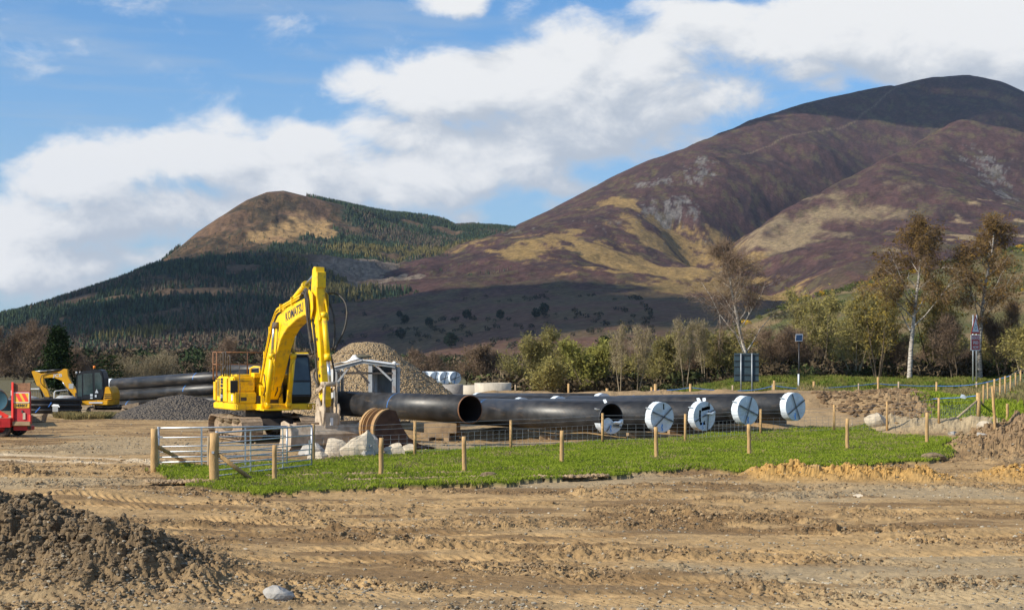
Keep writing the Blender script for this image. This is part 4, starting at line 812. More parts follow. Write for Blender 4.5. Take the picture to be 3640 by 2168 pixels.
    for s in (-1, 1): MB().prism([(5.74, 4.78), (6.3, 4.62), (6.55, 5.0), (6.5, 5.5), (6.1, 5.7), (5.78, 5.35)], s*.29-.012, s*.29+.012).lathe([(0, -.05), (.14, -.05), (.14, .05), (0, .05)], (6.08, s*.31, 5.06), 'y', 16).build('boom_nose_plate', M['yellow'], boom)
    MB().box(6.50, 6.62, -.16, .16, 5.75, 6.32, .02).build('stick_end_plate', M['yellow'], stick)
    for s in (-1, 1): MB().prism([(6.55, 5.35), (6.62, 5.35), (6.92, 4.62), (6.80, 4.55)], s*.15-.02, s*.15+.02).build('cylinder_bracket', M['yellow'], stick)
    c = MB().tube([(6.86, 0, 4.72), (7.24, 0, 3.22)], .10, 14).tube([(7.2, 0, 3.36), (7.26, 0, 3.14)], .125, 14).tube([(6.84, 0, 4.85), (6.88, 0, 4.66)], .12, 14).build('bucket_cylinder', M['yellow'], t)
    MB().tube([(7.26, 0, 3.15), (7.46, 0, 2.28)], .06, 12).build('piston_rod', M['chrome'], c)
    for i, y in enumerate((-.215, -.235, .225)):
        MB().tube([(6.1, y, 4.9-i*.1), (6.3+i*.04, y, 4.2), (6.62, y, 3.4), (6.72, y, 2.9)], .022, 6).build('hydraulic_line', M['yellow'], stick)
    # hoses
    hp = [[(5.2, -.31, 5.44), (5.7, -.40, 5.58), (6.05, -.42, 5.45), (6.12, -.36, 4.6), (6.28, -.30, 3.75), (6.45, -.25, 3.35)], [(5.2, -.25, 5.50), (5.75, -.34, 5.70), (6.15, -.40, 5.4), (6.2, -.36, 4.5), (6.34, -.28, 3.8)], [(5.2, -.20, 5.52), (5.8, -.30, 5.75), (6.2, -.36, 5.3), (6.26, -.32, 4.6)],
          [(5.9, .30, 5.55), (6.5, .62, 5.55), (6.95, .82, 5.1), (7.05, .72, 4.3), (6.9, .36, 3.5)], [(6.0, .28, 5.5), (6.6, .40, 5.0), (6.85, .42, 4.2), (6.9, .32, 3.5)], [(6.72, -.23, 2.9), (6.62, -.30, 2.6), (6.9, -.28, 2.3), (7.0, -.2, 2.1)], [(6.85, .24, 3.4), (6.95, .36, 2.7), (7.1, .26, 2.2)]]
    for q in hp:
        pts = [Vector(p) for p in q]; sm = []
        for i in range(len(pts)-1):
            p0 = pts[max(i-1, 0)]; p1, p2 = pts[i], pts[i+1]; p3 = pts[min(i+2, len(pts)-1)]
            for k in range(5):
                u = k/5; sm.append(.5*((2*p1)+(-p0+p2)*u+(2*p0-5*p1+4*p2-p3)*u*u+(-p0+3*p1-3*p2+p3)*u**3))
        MB().tube(sm+[pts[-1]], .036, 6).build('hose', M['hose'], t)
    for (x, y0) in ((.9, -.35), (.95, -.15), (1.0, .1), (1.05, .3)):
        MB().tube([(x, y0, 1.7), (x+.3, y0+.03, 1.95), (x+.45, y0-.04, 2.3), (x+.2, y0, 2.6)], .025, 6).build('hose', M['hose'], t)
    lb_ = None
    for (x, z) in ((6.35, 4.4), (6.62, 3.9), (6.78, 3.2), (6.9, 2.6)): MB().box(x-.05, x+.05, -.20, -.168, z-.05, z+.05).build('hose_clamp', M['darkst'], stick)
    for y in (-.21, -.19): MB().tube([(6.25, y, 4.6), (6.5, y-.03, 3.9), (6.7, y-.05, 3.2), (6.85, y-.04, 2.5), (6.98, y, 2.15)], .028, 6).build('hose', M['hose'], t)
    # linkage, hitch, bucket
    lk = MB()
    for s in (-1, 1): lk.prism([(7.36, 2.34), (7.52, 2.38), (7.60, 2.22), (7.52, 1.55), (7.36, 1.50), (7.42, 2.1)], s*.23-.025, s*.23+.025).prism([(6.86, 2.1), (6.98, 2.0), (7.52, 2.22), (7.44, 2.38)], s*.25-.02, s*.25+.02)
    lk.lathe([(0, -.33), (.085, -.33), (.085, .33), (0, .33)], (7.46, 0, 2.3), 'y', 14).lathe([(0, -.30), (.07, -.30), (.07, .30), (0, .30)], (6.92, 0, 2.06), 'y', 12).build('bucket_link', M['steel'], t)
    qh = MB()
    for s in (-1, 1): qh.prism([(6.85, 1.75), (7.1, 1.82), (7.25, 1.5), (7.62, 1.62), (7.72, 1.4), (7.55, .82), (7.3, .70), (6.95, 1.05), (6.80, 1.4)], s*.27-.03, s*.27+.03)
    qh.box(7.0, 7.62, -.24, .24, .74, 1.28).lathe([(0, -.31), (.075, -.31), (.075, .31), (0, .31)], (7.02, 0, 1.60), 'y', 12).build('quick_hitch', M['steel'], t, .01)
    MB().box(7.622, 7.65, -.05, .05, .85, 1.12).build('hitch_slot', M['sheet'], t)
    # wide ditching bucket, mouth facing back to the machine, flat face to the front
    bp = [(6.75, .82), (7.0, .90), (7.55, .86), (7.72, .55), (7.66, .18), (7.42, .02), (6.55, -.02), (6.55, .02), (7.38, .07), (7.60, .22), (7.65, .52), (7.50, .80), (7.0, .85), (6.77, .78)]
    bk = MB().prism(bp, -1.52, 1.42).build('bucket', M['steel'], t)
    for y in (-1.55, 1.42): MB().prism([(6.70, .95), (7.0, 1.02), (7.62, .92), (7.80, .55), (7.74, .1), (7.46, -.04), (6.4, -.06), (6.36, .03), (6.62, .3)], y, y+.035).build('bucket_side', M['steel'], bk)
    for y in (-.36, .32): MB().prism([(6.9, .85), (6.95, 1.25), (7.15, 1.42), (7.35, 1.35), (7.62, .70), (7.75, .25), (7.72, .16), (7.6, .3)], y, y+.05).build('bucket_ear', M['steel'], bk)
    MB().box(7.0, 7.35, -1.2, 1.1, .86, .95).build('bucket_rib', M['steelmud'], bk)
    MB().box(7.665, 7.70, -1.51, 1.41, .03, .10).build('bucket_edge', M['steelmud'], bk)
    # rails
    rl = MB()
    for z in (3.48, 2.98): rl.tube([(-2.5, -1.35, z), (-2.5, 1.38, z)], .03, 6); rl.tube([(-2.5, -1.35, z), (-1.75, -1.42, z)], .03, 6)
    for p in ((-2.5, -1.35), (-1.75, -1.42), (-2.5, 1.38), (-2.5, .1)): rl.tube([(p[0], p[1], 2.35), (p[0], p[1], 3.48)], .03, 6)
    rl.build('guard_rail', M['rust'], t)
    for x, dz in ((-1.3, 0), (-.95, .03), (-.35, -.12)):
        MB().tube([(x, -1.36, 2.5), (x, -1.36, 3.40+dz), (x+.05, -1.36, 3.45+dz), (x+.24, -1.36, 3.45+dz), (x+.29, -1.36, 3.40+dz), (x+.29, -1.36, 2.5)], .024, 6).build('hand_rail', M['darkst'], t)
    MB().tube([(-1.3, -1.36, 2.98), (-1.01, -1.36, 2.98)], .02, 6).tube([(-.95, -1.36, 2.75), (-.66, -1.36, 2.95)], .05, 6).build('rail_bracket', M['darkst'], t)
    return t
M['soil'] = mat('packed_soil', (.20, .145, .085), .95, var=.4, scale=8, bump=.8, bscale=20.)
big_excavator()
# ================================================================== SMALL EXCAVATOR
def mini_excavator():
    X0, Y0 = (352-CX)/F*79.5, 79.5; t = thing('mini_excavator', 'small ochre and black tracked digger with an orange beacon, beside the pipe stack', 'mini excavator', (X0, Y0, .02), R(180+1))
    # local: x forward (towards the left of the picture), y to its left (towards the camera)
    for s in (-1, 1):
        yc = s*.78; b = belt(loop_path(-1.95, .45, .27, .02, .03), yc-.2, yc+.2, .09, .03, .02).build('track', M['rubber'], t)
        MB().prism([(-1.6, .1), (.1, .1), (.2, .35), (-1.7, .35)], yc-.14, yc+.2*s+.0 if s > 0 else yc+.14).build('track_frame', M['steelmud'], b)
        for x in (-1.67, .17): MB().lathe([(0, -.15), (.2, -.15), (.22, 0), (.2, .15), (0, .15)], (x, yc, .29), 'y', 16).build('track_wheel', M['steelmud'], b)
    MB().box(-1.3, .1, -.55, .55, .25, .62).build('undercarriage_frame', M['darkst'], t)
    MB().prism([(-2.45, .30), (-1.55, .46), (-1.52, .60), (-2.5, .78)], -1.0, 1.0).build('dozer_blade', M['steelmud'], t, .02)
    MB().tube([(-2.0, -.5, .45), (-.8, -.4, .42)], .06).tube([(-2.0, .5, .45), (-.8, .4, .42)], .06).build('blade_arm', M['darkst'], t)
    MB().prism([(.95, -.72), (1.0, .8), (-.75, .95), (-1.0, .6), (-1.0, -.6), (-.75, -.85)], .62, .90, 'z').build('deck', M['yellow2'], t, .03)
    MB().prism([(-.46, .90), (-.98, .90), (-.96, 1.30), (-.84, 1.62), (-.60, 1.66), (-.56, 1.55)], -.80, .90).build('engine_cover', M['yellow2'], t, .04)
    g = MB()
    for z in (1.0, 1.1, 1.2): g.box(-.92, -.55, .905, .915, z, z+.045)
    g.build('vent', M['black'], t)
    cb = MB().prism([(.98, .905), (1.04, 1.5), (.98, 2.35), (.7, 2.52), (-.25, 2.62), (-.42, 2.52), (-.52, 2.1), (-.55, 1.25), (-.40, .905)], -.12, .9).build('cab', M['black'], t, .05)
    for nm, pl in (('door_window', [(.08, 1.2), (.62, 1.2), (.62, 2.38), (.12, 2.40)]), ('side_window', [(-.42, 1.5), (-.02, 1.5), (.0, 2.42), (-.28, 2.44), (-.4, 2.2)])):
        MB().prism(pl, .905, .913).build(nm, M['cabglass'], cb)
    MB().prism([(.70, 1.1), (.93, 1.1), (.93, 2.28), (.70, 2.32)], .905, .913).build('front_quarter_window', M['cabglass'], cb)
    MB().box(1.035, 1.045, 0, .8, 1.2, 2.3).build('windscreen', M['cabglass'], cb)
    st = MB().box(-.12, -.02, .916, .922, 1.06, 1.20).box(.10, .24, .916, .922, 1.12, 1.24).box(.10, .24, .916, .922, .98, 1.06); st.add([(-.22, .917, 1.30), (-.02, .917, 1.30), (-.12, .917, 1.52), (-.22, .922, 1.30), (-.02, .922, 1.30), (-.12, .922, 1.52)], [(0, 1, 2), (5, 4, 3), (0, 3, 4, 1), (1, 4, 5, 2), (2, 5, 3, 0)]); st.build('safety_label', M['signwhite'], cb)
    MB().box(-.45, .3, .94, .95, .72, .80).build('deck_label', M['signwhite'], t)
    MB().lathe([(0, 0), (.07, 0), (.07, .06), (0, .06)], (.15, .4, 2.6), 'z', 12).build('beacon_base', M['black'], cb); MB().lathe([(0, .0), (.075, .0), (.07, .14), (0, .17)], (.15, .4, 2.66), 'z', 14).build('beacon', M['orange'], cb)
    MB().lathe([(0, 0), (.07, 0), (.08, .08), (0, .09)], (1.0, .75, 2.42), 'x', 12).lathe([(0, 0), (.07, 0), (.08, .08), (0, .09)], (1.0, .05, 2.42), 'x', 12).build('work_light', M['lgrey'], cb)
    MB().box(.98, 1.3, -.35, .15, .75, 1.35, .03).build('swing_post', M['darkst'], t); MB().box(1.0, 1.25, .2, .35, 1.30, 1.42).build('control_lever', M['yellow2'], t)
    k = 1/62.9*.1605                                              # side view proportions
    def q(x, y): return (1.20+(1150-x)*k*1.0, .02+(1180-y)*k*1.02)
    bo = [q(1100, 785), q(1175, 700), q(1050, 560), q(930, 330), q(915, 185), q(830, 172), q(780, 210), q(700, 245), q(330, 275), q(310, 310), q(380, 375), q(620, 365), q(790, 430), q(900, 580), q(1080, 780)]
    boom = MB().prism(bo, -.30, -.06).build('boom', M['yellow2'], t, .015)
    lettering('JCB', .25, M['signwhite'], boom, (*[q(705, 318)[0]], -.052, q(705, 318)[1]), (-1, 0, 0), (0, 0, 1), 'brand_lettering', .003, xs=1.3)
    x_, z_ = q(1000, 548); MB().box(x_-.13, x_+.13, -.055, -.045, z_-.14, z_+.14).build('boom_label', M['lgrey'], boom)
    stp = [q(125, 225), q(180, 215), q(330, 280), q(400, 420), q(530, 790), q(440, 790), q(300, 560), q(240, 540), q(130, 260)]
    MB().prism(stp, -.28, -.08).build('stick', M['yellow2'], t, .012)
    def qq(x, y, yy=-.18): a = q(x, y); return (a[0], yy, a[1])
    c = MB().tube([qq(800, 195), qq(465, 215)], .06, 10).build('stick_cylinder', M['black'], t); MB().tube([qq(465, 215), qq(190, 228)], .035, 8).build('piston_rod', M['chrome'], c)
    c = MB().tube([qq(1000, 780), qq(890, 600)], .065, 10).build('boom_cylinder', M['black'], t); MB().tube([qq(890, 600), qq(800, 450)], .04, 8).build('piston_rod', M['chrome'], c)
    MB().tube([qq(270, 540, -.18), qq(370, 790, -.18)], .055, 8).build('bucket_cylinder', M['black'], t)
    MB().tube([qq(700, 260, -.04), qq(480, 270, -.03), qq(360, 310, -.02), qq(330, 400, 0), qq(340, 480, 0), qq(420, 580, -.04)], .022, 6).build('hose', M['hose'], t)
    bk = [q(420, 780), q(540, 780), q(560, 900), q(470, 1010), q(330, 990), q(300, 940), q(420, 930)]
    MB().prism(bk, -.5, .15).build('bucket', M['darkst'], t, .01)
    MB().box(-.30, .20, .2, .6, .95, 1.15).box(-.35, -.2, .2, .6, 1.15, 1.8).build('seat', M['seat'], cb)
    return t
M['cabglass'] = mat('side_glass', (.05, .075, .075), .08, var=.5, scale=1.2, spec=.8)
mini_excavator()
# ================================================================== RED PLANT TRAILER
def trailer():
    t = thing('low_loader_trailer', 'red plant trailer with planked bed and one upright loading ramp', 'trailer', (-20.9, 57.6, 0), R(0))
    MB().box(-6, .45, -.3, 2.2, .72, .80).build('deck', M['plank'], t)
    bm_ = MB().box(-6, .48, -.36, -.305, .42, .80).box(.455, .50, -.30, 2.2, .45, .80).box(-6, .45, -.3, -.1, .42, .715).build('chassis', M['red'], t)
    MB().box(-.55, .05, -.375, -.362, .50, .70).build('name_plate', M['black'], bm_); lettering('AY', .15, M['signwhite'], bm_, (-.10, -.38, .60), (1, 0, 0), (0, 0, 1), 'plate_lettering')
    for x in (.03, -.85, -1.9):
        for y in (-.05, 1.85): w_ = MB().lathe([(.18, -.13), (.36, -.13), (.40, -.09), (.40, .09), (.36, .13), (.18, .13)], (x, y, .38), 'y', 26).build('tyre', M['rubber'], t); MB().lathe([(0, -.06), (.19, -.08), (.19, .08), (0, .06)], (x, y, .38), 'y', 16).build('rim', M['red'], w_)
    MB().beam((-1.0, -.24, 1.55), (.28, -.1, .79), .05, .22).build('side_rave', M['redref_sunlit'], t, .01)
    MB().beam((-1.6, -.2, 1.4), (.05, -.16, .84), .04, .10).build('strut', M['lgrey'], t)
    B0, U_, V_, N_ = Vector((.50, -.12, .54)), Vector((.70, 0, 0)), Vector((-.10, .30, 1.33)), Vector((0, -1, .225)).normalized()
    def on(u, v, off): return B0+U_*u+V_*v+N_*off
    def slab(name, u0, u1, v0, v1, o0, o1, m, du=0.):
        c = [on(u0, v0, o0), on(u1, v0, o0), on(u1+du, v1, o0), on(u0+du, v1, o0), on(u0, v0, o1), on(u1, v0, o1), on(u1+du, v1, o1), on(u0+du, v1, o1)]
        return MB().add(c, [(0, 1, 2, 3), (7, 6, 5, 4), (0, 4, 5, 1), (1, 5, 6, 2), (2, 6, 7, 3), (3, 7, 4, 0)]).build(name, m, rp)
    rp = t; rp = slab('loading_ramp', 0, 1, 0, 1.0, -.14, .0, M['red'])
    slab('ramp_edge', -.05, .06, 0, 1.27, .004, .09, M['redref_sunlit']); slab('ramp_edge', .97, 1.06, 0, .28, .004, .09, M['redref_sunlit'])  # brighter red on the ramp edges, sunlight put into the colour
    slab('ramp_timber', .0, 1.0, 1.01, 1.26, -.10, -.02, M['rust']); slab('ramp_timber', .06, 1.06, -.06, .06, .0, .16, M['baulk'])
    b = slab('marker_board', .08, .95, .66, .95, .004, .02, M['amber'])
    for u in (.13, .50): slab('marker_stripe', u+.24, u+.44, .69, .93, .024, .03, M['redref_sunlit'], -.24)
    slab('marker_frame', .06, .97, .945, .965, .004, .03, M['signwhite']); slab('marker_frame', .06, .97, .645, .662, .004, .03, M['signwhite']); slab('marker_frame', .06, .09, .665, .942, .004, .03, M['signwhite']); slab('marker_frame', .94, .97, .665, .942, .004, .03, M['signwhite'])
    slab('maker_plate', .08, .97, .49, .63, .004, .02, M['amber']); o_ = on(.52, .56, .03); lettering('HERBST', .17, M['black'], rp, o_, (1, 0, 0), V_, 'plate_lettering', xs=.82)
    slab('latch', .60, .75, .14, .34, .004, .04, M['steel']); slab('latch', .52, .60, .34, .42, .004, .05, M['darkst'])
    MB().box(.52, 1.18, -.1, .5, .28, .46, .03).build('rear_beam', M['red'], t); MB().lathe([(0, 0), (.09, 0), (.1, .1), (0, .12)], (1.1, -.05, .40), 'x', 14).build('hinge', M['darkst'], t)
    return t
trailer()
# ================================================================== PIPES
def pipe_mat():
    m = bpy.data.materials.new('pipe_coating'); m.use_nodes = True; m.node_tree.nodes.clear(); k = NT(m.node_tree)
    tc = k('ShaderNodeTexCoord').outputs['Object']; wv = k('ShaderNodeTexWave', {'Vector': tc, 'Scale': 3.4, 'Distortion': 1.2, 'Detail': 2., 'Detail Scale': .6}, wave_type='BANDS', bands_direction='X')
    n = k('ShaderNodeTexNoise', {'Vector': tc, 'Scale': 1.7, 'Detail': 6.}); c = k.mix(k.ramp(n.outputs['Fac'], .35, .7), (.014, .014, .015), (.034, .033, .034))
    dn = k('ShaderNodeTexNoise', {'Vector': k.vmath('MULTIPLY', tc, (.35, 1, 1.5)).outputs[0], 'Scale': 3., 'Detail': 8., 'Roughness': .7}); c = k.mix(k.math('MULTIPLY', k.ramp(dn.outputs['Fac'], .52, .75), .6), c, (.17, .12, .075))
    b = k('ShaderNodeBump', {'Height': wv.outputs['Fac'], 'Strength': .10, 'Distance': .012})
    p = k('ShaderNodeBsdfPrincipled', {'Base Color': c, 'Roughness': k.math('ADD', .30, k.math('MULTIPLY', n.outputs['Fac'], .28)), 'Normal': b.outputs[0], 'Specular IOR Level': .55}); k.l.new(p.outputs[0], k('ShaderNodeOutputMaterial').inputs[0]); return m
M['pipe'] = pipe_mat()
def cap_mesh(r, L, rg, hole=None, half=None, sleeve=.26):
    """wrinkled white plastic stretched over a pipe end at x=L"""
    n, m = 128, 40; vs = []; fs = []; sd = rg.uniform(0, 99)
    for j in range(m+1):
        rr = r*1.012*j/m
        for i in range(n):
            a = 2*math.pi*i/n; y, z = rr*math.cos(a), rr*math.sin(a)
            vs.append((L+.02+.05*(fbm([y*2.3+sd], [z*2.3], 3, 7)[0]-.5)*(1-(j/m)**4)*2, y, z))
    def alive(y, z):
        if hole and hole(y, z): return False
        if half and half(y, z): return False
        return True
    for j in range(m):
        for i in range(n):
            k = [j*n+i, j*n+(i+1) % n, (j+1)*n+(i+1) % n, (j+1)*n+i]; cy = sum(vs[q][1] for q in k)/4/r; cz = sum(vs[q][2] for q in k)/4/r
            if alive(cy, cz): fs.append(tuple(k))
    b = len(vs)
    for j in range(6):
        x = L+.02-(sleeve+.05)*j/5
        for i in range(n):
            a = 2*math.pi*i/n; w_ = r*1.012+.012*(fbm([a*5+sd], [x*6], 3, 8)[0])+(.02 if j == 5 else 0)*rg.uniform(0, 1); vs.append((x-(.07*fbm([a*2.5+sd], [0], 2, 9)[0] if j == 5 else 0), w_*math.cos(a), w_*math.sin(a)))
    for j in range(5):
        for i in range(n):
            a = 2*math.pi*(i+.5)/n
            if half and half(.98*math.cos(a), .98*math.sin(a)): continue
            fs.append((b+j*n+i, b+j*n+(i+1) % n, b+(j+1)*n+(i+1) % n, b+(j+1)*n+i))
    mb = MB(); mb.add(vs, fs, True); return mb
def pipe(label, A, B, D=1.2, cap=None, caps_left=False, stripe=(), seed=1, group='large black pipes laid on timbers', open_end=True, tape=None, wall=.022):
    """A: far/left end centre, B: near/right end centre"""
    A, B = Vector(A), Vector(B); d = B-A; L = d.length; rg = random.Random(seed)
    t = thing('pipe', label, 'pipe', A, 0, group); t.rotation_euler = d.to_track_quat('X', 'Z').to_euler()
    r = D/2; MB().lathe([(r-wall, 0), (r, 0), (r, L), (r-wall, L)], axis='x', n=64).build('barrel', M['pipe'], t)
    MB().lathe([(r-wall, L-.002), (r-wall-.001, 0)], axis='x', n=48).build('bore', M['pipein'], t)
    if open_end: MB().lathe([(r-wall-.003, L+.004), (r+.006, L+.004), (r+.006, L-.05), (r-.001, L-.05)], axis='x', n=64).build('end_collar', M['rust' if cap is None else 'pipe'], t)
    for (x, wd) in stripe:
        vs, fs = [], []
        for i in range(11):
            a = R(200)-R(62)*i/10-math.pi/2+R(0); a = R(-95)+R(85)*i/10     # upper side facing the camera
            for q in (0, 1): vs.append((x+.10*i/10+q*wd, math.sin(a)*(r+.004), math.cos(a)*(r+.004)))
        fs = [(2*i, 2*i+1, 2*i+3, 2*i+2) for i in range(10)]; MB().add(vs, fs, True).build('paint_mark', M['blue'], t)
    if cap:
        hole = half = None
        if cap == 'torn': half = lambda y, z: z > -.30+.28*math.sin(y*3.2+2.3)-.22*y and z > -.42+.1*math.sin(9*y)
        if cap == 'hole': hole = lambda y, z: ((-.48 < y < -.28 and -.40 < z < .42) or (-.42 < y < .10 and -.62+.1*abs(y+.2) < z < -.36+.08*math.sin(y*8)) or (-.25 < y < .55 and .38 < z-.15*y < .62)) and (y*y+z*z < .72)
        if cap == 'slit': hole = lambda y, z: abs(y-.12-(.9-z)*.12) < .05 and z > .52 and z < .9
        c = cap_mesh(r, L, rg, hole, half).build('end_sheet', M['sleeve'], t)
        if hole or half: pass
        for (a0, a1) in (tape or ((.55, 3.6), (2.3, 5.6))):
            if cap == 'torn': p0, p1 = ((-.10, -.42), (-.50, -.84)) if a0 < 1 else ((.05, -.45), (.80, -.58))
            else: p0, p1 = (math.cos(a0), math.sin(a0)), (math.cos(a1), math.sin(a1))
            mb = MB(); n = 14; v = []; q0, q1 = Vector(p0), Vector(p1); dd = (q1-q0).normalized(); nn = Vector((-dd.y, dd.x))*.035
            for i in range(n+1):
                for s in (-1, 1): u = (q0.lerp(q1, i/n))*r*.995+nn*s; v.append((L+.078, u.x, u.y))
            f = [(2*i, 2*i+1, 2*i+3, 2*i+2) for i in range(n) if not (hole and hole(v[2*i][1]/r, v[2*i][2]/r))]
            mb.add(v, f).build('tape_strip', M['tape'], t)
        u0 = -.15+rg.uniform(-.15, .1); mb = MB()
        for i in range(5): mb.beam((L+.085, (u0+.04*math.sin(i*2))*r, (-.45-.09*i)*r), (L+.085, (u0+.04*math.sin(i*2+2))*r, (-.54-.09*i)*r), .05, .012, (1, 0, 0))
        mb.build('blue_writing', M['blue'], t)
        for i in range(3 if cap != 'plain' else 1):     # loose flaps of sheeting at the rim
            a = rg.uniform(0, 6.28) if i else R(150); c0 = Vector((L-.2, math.cos(a)*r*1.01, math.sin(a)*r*1.01)); o_ = Vector((rg.uniform(-.1, .1), math.cos(a), math.sin(a)))
            v = [c0, c0+Vector((.14, 0, .05)), c0+o_*.13+Vector((-.08, 0, .02)), c0+o_*.17+Vector((.06, .03, 0)), c0+o_*.06+Vector((-.1, .04, 0))]
            v += [q+Vector((.006, .004, .01)) for q in v]
            MB().add(v, [(0, 1, 3, 2), (0, 2, 4), (6, 5, 7, 8), (7, 5, 9), (1, 6, 8, 3), (3, 8, 7, 2), (2, 7, 9, 4), (4, 9, 5, 0), (0, 5, 6, 1)]).build('loose_flap', M['sleeve'], c)
        if cap in ('torn', 'hole'):
            y0 = .45; v = []; n = 9; m_ = 6
            ce = (.42, -.22) if cap == 'torn' else (.45, .22)
            for j in range(m_+1):
                for i in range(n+1): u, w_ = i/n, j/m_; v.append((L+.05+.11*math.sin(u*3.1)*math.sin(w_*3.1)+.02*math.sin(w_*14+u*5), (ce[0]-.42+u*.95)*r, (ce[1]-.16+w_*.30*(.45+.55*u)+.03*math.sin(u*9))*r))
            MB().add(v, [(j*(n+1)+i, j*(n+1)+i+1, (j+1)*(n+1)+i+1, (j+1)*(n+1)+i) for j in range(m_) for i in range(n)], True).build('torn_fold', M['sleeve'], c)
    if caps_left: MB().lathe([(r+.012, .3), (r+.02, .0), (r*.98, -.06), (0, -.09)], axis='x', n=48).build('end_sheet', M['sleeve'], t)
    return t
def PP(px, py, Y, dz=0.): v = P(px, py, Y); return (v.x, v.y, v.z+dz)
DIR = Vector((-6.9, 9.8, 0))
pipe('black pipe with a bare open end, its other end behind the excavator arm', (-8.9, 69.5, 1.04), PP(1671.6, 1455, 59.4), stripe=((6.4, .035),), seed=1)
pipe('black pipe whose torn white end sheet sags open over its lower half', (-3.0, 65.3, .84), PP(2172.7, 1486.6, 55.5), cap='torn', stripe=((3.3, .035),), seed=2)
pipe('black pipe with a small slit near the top of its taped end sheet', (-.9, 66.5, .75), PP(2353, 1482.6, 56.6), cap='slit', seed=3, tape=((.65, 3.85), (2.75, 5.95)))
pipe('black pipe whose white end sheet has a C shaped hole torn in it', (1.1, 68.7, .70), PP(2503, 1478.6, 58.8), cap='hole', seed=4, tape=((.45, 3.5), (1.2, 4.9)))
pipe('black pipe with an intact white end sheet marked by two blue strokes', (2.9, 69.1, .80), PP(2658, 1458.5, 59.3), cap='plain', seed=5, tape=((1.25, 4.3), (2.75, 5.9)))
pipe('black pipe with a creased white end sheet, nearest the brown spoil mound', (5.4, 70.8, .78), PP(2827, 1445, 61), cap='plain', seed=6, tape=((2.0, 5.05), (.5, 3.7)), stripe=((1.2, .035),))
pipe('far black pipe lying behind the creased capped pipe, its white end just showing', (-2.0, 82.3, .64), (4.75, 72.7, .83), cap='plain', seed=7, group='far row of black pipes', caps_left=True)
pipe('far black pipe whose capped end shows only as a white ridge over the front pipes', (-4.4, 80.8, .62), (2.45, 71.2, .72), cap='plain', seed=8, group='far row of black pipes')
pipe('far black pipe with a crumpled white end hidden behind the front pipes', (-6.2, 80.3, .62), (.55, 70.7, .66), cap='plain', seed=9, group='far row of black pipes')
# capped row further off
for i, (px, lb) in enumerate(((1509, 'white wrapped pipe end nearly hidden by the gravel heap'), (1548, 'white capped pipe end touching the edge of the gravel heap'), (1583, 'middle white capped pipe end above the dark concrete ring'), (1619, 'outermost white capped pipe end above the dark concrete ring'))):
    b = P(px, 1343, 138); t = pipe(lb, (b.x-7, b.y+14, b.z), tuple(b), cap='plain', seed=20+i, group='distant white capped pipes', tape=((.35+.4*(i == 1)*-1, 3.5), (1.35, 4.4)))
    L_ = (Vector((7, -14, 0))).length; MB().lathe([(.62, L_-.3), (.625, L_-2.2)], axis='x', n=40).build('white_wrap', M['sleeve'], t)
# stack on the left: three layers and a shorter top pipe
for i, (lb, pa, pb, st_) in enumerate((('topmost long pipe of the stack with a white cap on its free end', (392, 1367, 84), (960, 1328.5, 77.5), ((7.0, .04),)), ('second pipe down in the stack behind the digger', (394, 1406, 84), (960, 1370, 77.5), ((6.2, .04),)), ('lowest pipe in the stack, part buried by the dark heap', (392, 1447, 84), (960, 1416, 77.5), ((1.6, .04),)), ('short grey pipe resting on the stack behind the excavator housing', (797, 1316, 80.5), (1060, 1316, 79.5), ()))):
    t = pipe(lb, P(*pa), P(*pb), D=.69, seed=30+i, group='black pipes stacked behind the digger', stripe=st_, caps_left=(i == 0), wall=.02)
# timbers carrying the pipes: each baulk is its own thing
def baulk(label, c, size, rz, group='timber baulks under the pipes', m='baulk'):
    t = MB().box(-size[0]/2, size[0]/2, -size[1]/2, size[1]/2, 0, size[2], .012).build('timber_baulk', M[m]); t.location = c; t.rotation_euler = (0, 0, rz); return tag(t, label, 'timber', group)
a0 = math.atan2(-.817, .577)
g0 = gz(-3.0, 60.5)
for (lb, off, sz, dr, z) in (('broad stained timber packer directly under the open ended pipe', (0, -.2), (1.45, .6, .42), .0, .36), ('pale upper baulk in the stack under the open ended pipe', (-.30, -.35), (1.3, .24, .175), .08, .18), ('dark upper baulk at the back of the stack under the open ended pipe', (.25, .15), (1.4, .24, .175), -.05, .18), ('bottom left baulk poking out of the stack under the open ended pipe', (-.55, -.25), (.24, 1.3, .175), .1, .0), ('bottom right baulk of the stack under the open ended pipe', (.40, -.2), (.24, 1.3, .175), -.06, .0)):
    baulk(lb, (-3.0+off[0], 60.7+off[1], g0+z-.02), sz, -.25+dr)
for (px, py, Y, sz, rz_, lb) in ((1250, 1515, 66.5, (1.8, .25, .35), a0+1.57, 'baulk beneath the far end of the open ended pipe'), (1955, 1545, 60, (.9, .3, .22), .1, 'pale notched block under the torn capped pipe'), (1990, 1560, 59.6, (1.0, .3, .2), -.1, 'pale block lying in front of the notched block'), (2280, 1550, 58.5, (1.3, .22, .22), .4, 'baulk under the slit capped pipe'), (2420, 1552, 60.5, (1.2, .22, .2), .4, 'baulk under the pipe with the holed sheet'), (2590, 1540, 61.5, (1.6, .2, .2), -.15, 'pale plank edge below the intact capped pipe'), (2740, 1528, 64, (1.6, .3, .45), .5, 'dark baulk pair under the creased capped pipe'), (1870, 1598, 51, (1.1, .15, .14), .5, 'loose plank half buried behind the wire fence')):
    X = (px-CX)/F*Y; baulk(lb, (X, Y, gz(X, Y)-.03), sz, rz_)
for (px, py, lb) in ((1405, 1505, 'loose timber lying behind the spare bucket'), (835, 1462, 'pale plank lying under the excavator tail'), (790, 1455, 'short pale plank end beside the excavator tail')):
    v = hit(px, py); baulk(lb, (v.x, v.y, v.z), (1.5, .2, .12), .15, 'loose timbers on the ground')
